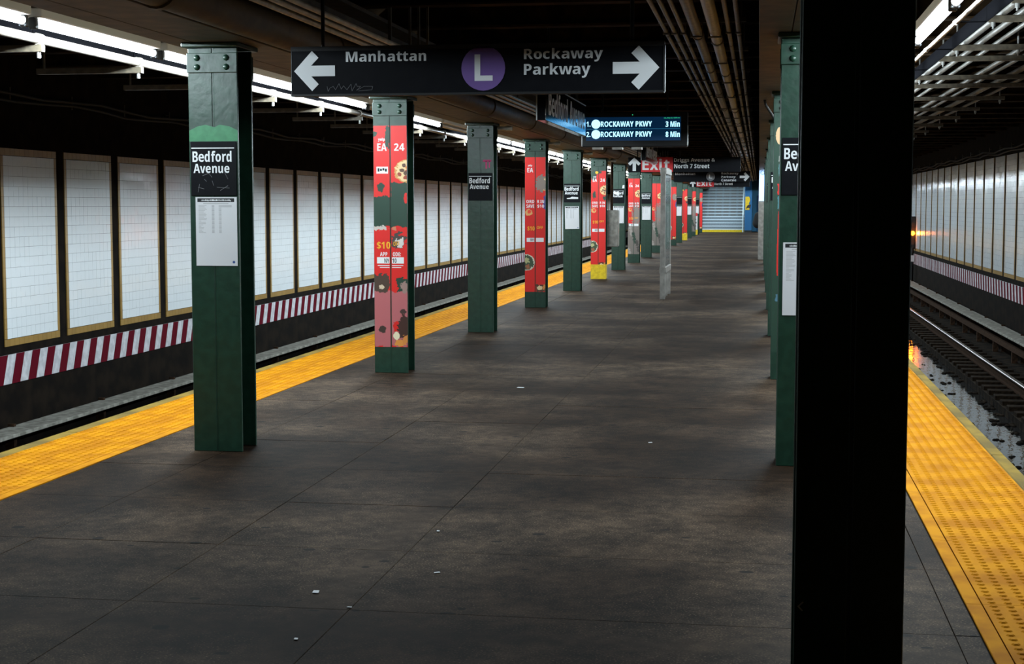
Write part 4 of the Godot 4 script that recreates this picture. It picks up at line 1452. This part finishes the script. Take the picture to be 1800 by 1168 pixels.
# a standing figure, mostly hidden behind the kiosk: one surface from tapered limbs joined smoothly
func person(at: Vector3) -> void:
	var o := base("person", at, "person in dark clothes standing behind the kiosk, wearing a black backpack", "person")
	var bones := [
		[Vector3(0, 0.95, 0), Vector3(0.0, 1.2, 0), 0.15, 0.16], [Vector3(0, 1.2, 0), Vector3(0.0, 1.4, 0), 0.16, 0.13],
		[Vector3(0, 1.38, -0.17), Vector3(0, 1.38, 0.17), 0.075, 0.075], [Vector3(0, 1.42, 0), Vector3(0.02, 1.55, 0), 0.058, 0.055],
		[Vector3(0.03, 1.6, 0), Vector3(0.035, 1.68, 0), 0.092, 0.1],
		[Vector3(0.115, 1.625, 0), Vector3(0.13, 1.6, 0), 0.018, 0.02],
		[Vector3(0, 0.93, -0.09), Vector3(0.02, 0.5, -0.1), 0.095, 0.065], [Vector3(0.02, 0.5, -0.1), Vector3(-0.01, 0.09, -0.1), 0.06, 0.042],
		[Vector3(0, 0.93, 0.09), Vector3(0.03, 0.5, 0.1), 0.095, 0.065], [Vector3(0.03, 0.5, 0.1), Vector3(0.02, 0.09, 0.1), 0.06, 0.042],
		[Vector3(-0.03, 0.045, -0.1), Vector3(0.17, 0.035, -0.11), 0.045, 0.035], [Vector3(0, 0.045, 0.1), Vector3(0.2, 0.035, 0.11), 0.045, 0.035],
		[Vector3(0, 1.38, -0.2), Vector3(-0.02, 1.1, -0.25), 0.055, 0.045], [Vector3(-0.02, 1.1, -0.25), Vector3(0.1, 0.88, -0.24), 0.042, 0.032],
		[Vector3(0, 1.38, 0.2), Vector3(-0.02, 1.1, 0.25), 0.055, 0.045], [Vector3(-0.02, 1.1, 0.25), Vector3(0.1, 0.88, 0.24), 0.042, 0.032]]
	for s in [-0.24, 0.24]:
		bones.append([Vector3(0.1, 0.87, s), Vector3(0.14, 0.8, s), 0.034, 0.03])
		for f in 4: bones.append([Vector3(0.13 + f * 0.008, 0.8, s + (f - 1.5) * 0.019), Vector3(0.165 + f * 0.004, 0.725 + absf(f - 1.5) * 0.01, s + (f - 1.5) * 0.019), 0.0095, 0.008])
		bones.append([Vector3(0.12, 0.83, s - signf(s) * 0.03), Vector3(0.16, 0.78, s - signf(s) * 0.045), 0.011, 0.009])
	put("body", nets(bones, 0.02), M.cloth, o)
	var st := S()
	dome(st, Vector3(0.02, 1.665, 0), Vector3(-0.25, 1, 0).normalized(), 0.108, 0.112, 14, 5)
	dome(st, Vector3(0.02, 1.665, 0), Vector3(-1, -0.2, 0).normalized(), 0.108, 0.1, 14, 5)
	put("hair", st, M.ink_dark, o)
	st = S()   # face, as a shallow mask over the head, with eyes at half height
	dome(st, Vector3(0.045, 1.635, 0), Vector3(1, 0, 0), 0.085, 0.092, 14, 5)
	put("face", st, M.skin, o)
	var bp := base("backpack", at + Vector3(-0.22, 0.84, 0), "rounded black backpack showing past the edge of the kiosk", "backpack")
	st = nets([[Vector3(-0.1, 0.14, 0), Vector3(-0.08, 0.36, 0), 0.15, 0.12], [Vector3(-0.06, 0.42, 0), Vector3(-0.04, 0.5, 0), 0.05, 0.03]], 0.02)
	put("bag", st, M.cloth, bp)
	st = S()
	for s in [-0.09, 0.09]:
		path_rod(st, [Vector3(-0.04, 0.44, s), Vector3(0.03, 0.56, s), Vector3(0.08, 0.6, s)], 0.014, 6)
	put("strap", st, M.cloth, bp)

func nets(bones: Array, cell: float) -> SurfaceTool:
	var lo := Vector3(9, 9, 9); var hi := -lo
	for b in bones:
		var r: float = maxf(b[2], b[3]) + cell * 2
		lo = lo.min(b[0] - Vector3.ONE * r).min(b[1] - Vector3.ONE * r)
		hi = hi.max(b[0] + Vector3.ONE * r).max(b[1] + Vector3.ONE * r)
	var n := Vector3i(((hi - lo) / cell).ceil()) + Vector3i.ONE
	var field := PackedFloat32Array()
	field.resize(n.x * n.y * n.z)
	field.fill(1.0)
	for b in bones:
		var r: float = maxf(b[2], b[3]) + cell * 3
		var p0 := Vector3i((((b[0] as Vector3).min(b[1]) - Vector3.ONE * r - lo) / cell).floor()).clamp(Vector3i.ZERO, n - Vector3i.ONE)
		var p1 := Vector3i((((b[0] as Vector3).max(b[1]) + Vector3.ONE * r - lo) / cell).ceil()).clamp(Vector3i.ZERO, n - Vector3i.ONE)
		var ab: Vector3 = b[1] - b[0]
		var ll := ab.length_squared()
		for z in range(p0.z, p1.z + 1):
			for y in range(p0.y, p1.y + 1):
				for x in range(p0.x, p1.x + 1):
					var p := lo + Vector3(x, y, z) * cell
					var t := clampf((p - b[0]).dot(ab) / ll, 0.0, 1.0)
					var dd: float = (p - b[0] - ab * t).length() - lerpf(b[2], b[3], t)
					var i := (z * n.y + y) * n.x + x
					var o := field[i]
					var kk := minf(0.03, maxf(b[2], b[3]) * 0.5)
					var h := maxf(kk - absf(o - dd), 0.0) / kk
					field[i] = minf(o, dd) - h * h * kk * 0.25
	var at := func(x: int, y: int, z: int) -> float: return field[(z * n.y + y) * n.x + x]
	var where := {}
	for z in n.z - 1:
		for y in n.y - 1:
			for x in n.x - 1:
				var first: float = field[(z * n.y + y) * n.x + x]
				if absf(first) > cell * 2.5: continue
				var sum := Vector3.ZERO; var cnt := 0
				var v: Array = []
				for k in 8: v.append(at.call(x + (k & 1), y + ((k >> 1) & 1), z + (k >> 2)))
				for e in [[0, 1], [2, 3], [4, 5], [6, 7], [0, 2], [1, 3], [4, 6], [5, 7], [0, 4], [1, 5], [2, 6], [3, 7]]:
					if (v[e[0]] < 0) != (v[e[1]] < 0):
						var t: float = v[e[0]] / (v[e[0]] - v[e[1]])
						var a := Vector3(e[0] & 1, (e[0] >> 1) & 1, e[0] >> 2); var b := Vector3(e[1] & 1, (e[1] >> 1) & 1, e[1] >> 2)
						sum += a.lerp(b, t); cnt += 1
				if cnt: where[Vector3i(x, y, z)] = lo + (Vector3(x, y, z) + sum / cnt) * cell
	var st := S()
	st.set_smooth_group(0)
	for key in where:
		var c: Vector3i = key
		if c.x < 1 or c.y < 1 or c.z < 1: continue
		for ax in 3:
			var u := Vector3i.ZERO; u[(ax + 1) % 3] = 1
			var w := Vector3i.ZERO; w[(ax + 2) % 3] = 1
			var g := Vector3i.ZERO; g[ax] = 1
			var f0: float = at.call(c.x, c.y, c.z)
			var q1 := c + g
			var f1: float = at.call(q1.x, q1.y, q1.z)
			if (f0 < 0) == (f1 < 0): continue
			if not (where.has(c - u) and where.has(c - w) and where.has(c - u - w)): continue
			var p := [where[c], where[c - u], where[c - u - w], where[c - w]]
			var out := Vector3(g) * (1.0 if f0 < 0 else -1.0)
			var order := [0, 1, 2, 0, 2, 3]
			if (p[1] - p[0]).cross(p[2] - p[0]).dot(out) > 0: order = [0, 2, 1, 0, 3, 2]
			for k in order: st.add_vertex(p[k])
	st.index()
	st.generate_normals()
	return st

# ---------------------------------------------------------------- the stairs at the far end
func far_end() -> void:
	var d := 89.5
	var x0 := -3.46; var x1 := -0.86
	var o := base("stairs", V((x0 + x1) / 2, 0, d), "wide flight of stairs with bright nosings at the end of the platform", "stairs")
	var w := (x1 - x0) / 2
	for k in 18:
		var st := S()
		bx(st, Vector3(-w, 0 if k == 0 else k * 0.18 - 0.02, -k * 0.29), Vector3(w, (k + 1) * 0.18, -(k + 1) * 0.29 - 0.05))
		put("step", st, M.stair, o)
		st = S()
		bevel(st, Vector3(-w, (k + 1) * 0.18 - 0.035, -k * 0.29 + 0.012), Vector3(w, (k + 1) * 0.18 + 0.004, -k * 0.29 - 0.07), 0.004)
		put("nosing", st, M.nosing, o)
		if k >= 5:
			st = S()
			for q in 6: bx(st, Vector3(-w + 0.12 + q * 0.42, k * 0.18 + 0.03, -k * 0.29 + 0.004), Vector3(-w + 0.42 + q * 0.42, k * 0.18 + 0.12, -k * 0.29))
			put("riser_inlays", st, M.backing, o)
	var st2 := S()
	bx(st2, Vector3(-w, 0.0, 0.02), Vector3(w, 0.13, 0.0))
	tag(put("yellow_riser", st2, M.yellow_paint, o), "yellow painted bottom riser")
	for s in [-1, 1]:
		st2 = S()
		path_rod(st2, [Vector3(s * (w - 0.06), 0.0, 0.25), Vector3(s * (w - 0.06), 0.95, 0.2), Vector3(s * (w - 0.06), 4.1, -4.9)], 0.035, 8)
		put("handrail", st2, M.nosing, o)
		st2 = S()
		bx(st2, Vector3(s * w, 0, 0.2), Vector3(s * (w + 0.12), 5.0, -5.4))
		put("side_wall", st2, M.stair, o)
	st2 = S()
	bx(st2, Vector3(-w, 3.24, -5.25), Vector3(w, 6.0, -5.4))
	put("back_wall", st2, M.lamp_white, o)
	# lamp in the stair head
	var l := base("stair_lamp", V((x0 + x1) / 2, 3.0, d - 0.9), "bright ceiling lamp over the foot of the stairs", "lamp")
	st2 = S()
	bevel(st2, Vector3(-0.9, 0, -0.12), Vector3(0.9, 0.05, 0.12), 0.01)
	put("lamp_panel", st2, M.tube, l)
	st2 = S()
	rod(st2, Vector3(0, 0.05, 0), Vector3(0, roof(d - 0.9) - 3.001, 0), 0.02, 8)
	put("stem", st2, M.strut, l)
	var al := AreaLight3D.new()
	al.name = "stair_light"
	al.area_size = Vector2(1.7, 0.22)
	al.light_energy = 20.0
	al.light_color = Color(0.8, 0.93, 1.0)
	al.shadow_enabled = true
	l.add_child(al)
	al.position = Vector3(0, -0.01, 0)
	al.rotation_degrees = Vector3(-60, 0, 0)
	# blue pier with a yellow sign, blue wall beyond
	var p := base("blue_pier", V(-0.62, 0, 88.6), "blue painted pier next to the stairs", "pier", "", "thing")
	st2 = S()
	bevel(st2, Vector3(-0.2, 0, -0.5), Vector3(0.2, 3.0, 0), 0.01)
	put("shaft", st2, M.blue, p)
	st2 = S()
	bx(st2, Vector3(-0.2, 0, 0), Vector3(0.2, 0.12, 0.01))
	put("skirting", st2, M.ink_dark, p)
	var q := base("arrow_sign", V(-0.62, 1.28, 88.58), "yellow sign with black marks on the blue pier", "sign")
	st2 = S()
	flat(st2, PackedVector2Array([Vector2(-0.17, 0), Vector2(0.05, 0), Vector2(0.12, 0.2), Vector2(0.02, 0.35), Vector2(0.1, 0.55), Vector2(0.04, 0.75), Vector2(-0.17, 0.75)]), 0, 0.01)
	put("board", st2, M.yellow_paint, q)
	st2 = S()
	flat(st2, PackedVector2Array([Vector2(-0.15, 0.05), Vector2(0.0, 0.12), Vector2(0.1, 0.05), Vector2(0.15, 0.3), Vector2(-0.02, 0.28), Vector2(-0.08, 0.2)]), 0.01, 0.013)
	put("mark", st2, M.ink_dark, q)
	var bw := S()
	bx(bw, V(-0.42, 0, 92.0), V(1.4, 3.05, 92.2))
	tag(put("wall_blue", bw, M.pale_blue, self), "pale blue wall beyond the blue pier", "", "", "structure")
	var dr := base("door_1", V(-0.1, 0, 91.99), "dark blue door panel in the pale blue wall", "", "", "structure")
	st2 = S()
	bevel(st2, Vector3(-0.06, 0.05, 0), Vector3(0.5, 2.1, 0.04), 0.008)
	put("leaf", st2, M.blue, dr)
	# white board on a post before the stairs
	var b := base("warning_board", V(-3.3, 0, 81.0), "narrow white board with black marks, red top and yellow foot before the stairs", "sign")
	st2 = S()
	bevel(st2, Vector3(-0.12, 0.25, -0.05), Vector3(0.12, 1.05, 0), 0.006)
	put("board", st2, M.paper, b)
	st2 = S()
	bx(st2, Vector3(-0.12, 0.98, 0), Vector3(0.12, 1.14, 0.01))
	put("red_top", st2, M.red, b)
	st2 = S()
	bevel(st2, Vector3(-0.13, 0, -0.07), Vector3(0.13, 0.27, 0.01), 0.006)
	put("yellow_foot", st2, M.yellow_paint, b)
	st2 = S()
	for k in 3: bx(st2, Vector3(-0.06, 0.42 + k * 0.17, 0), Vector3(0.05 + 0.02 * (k % 2), 0.5 + k * 0.17, 0.004))
	put("mark", st2, M.ink_dark, b)
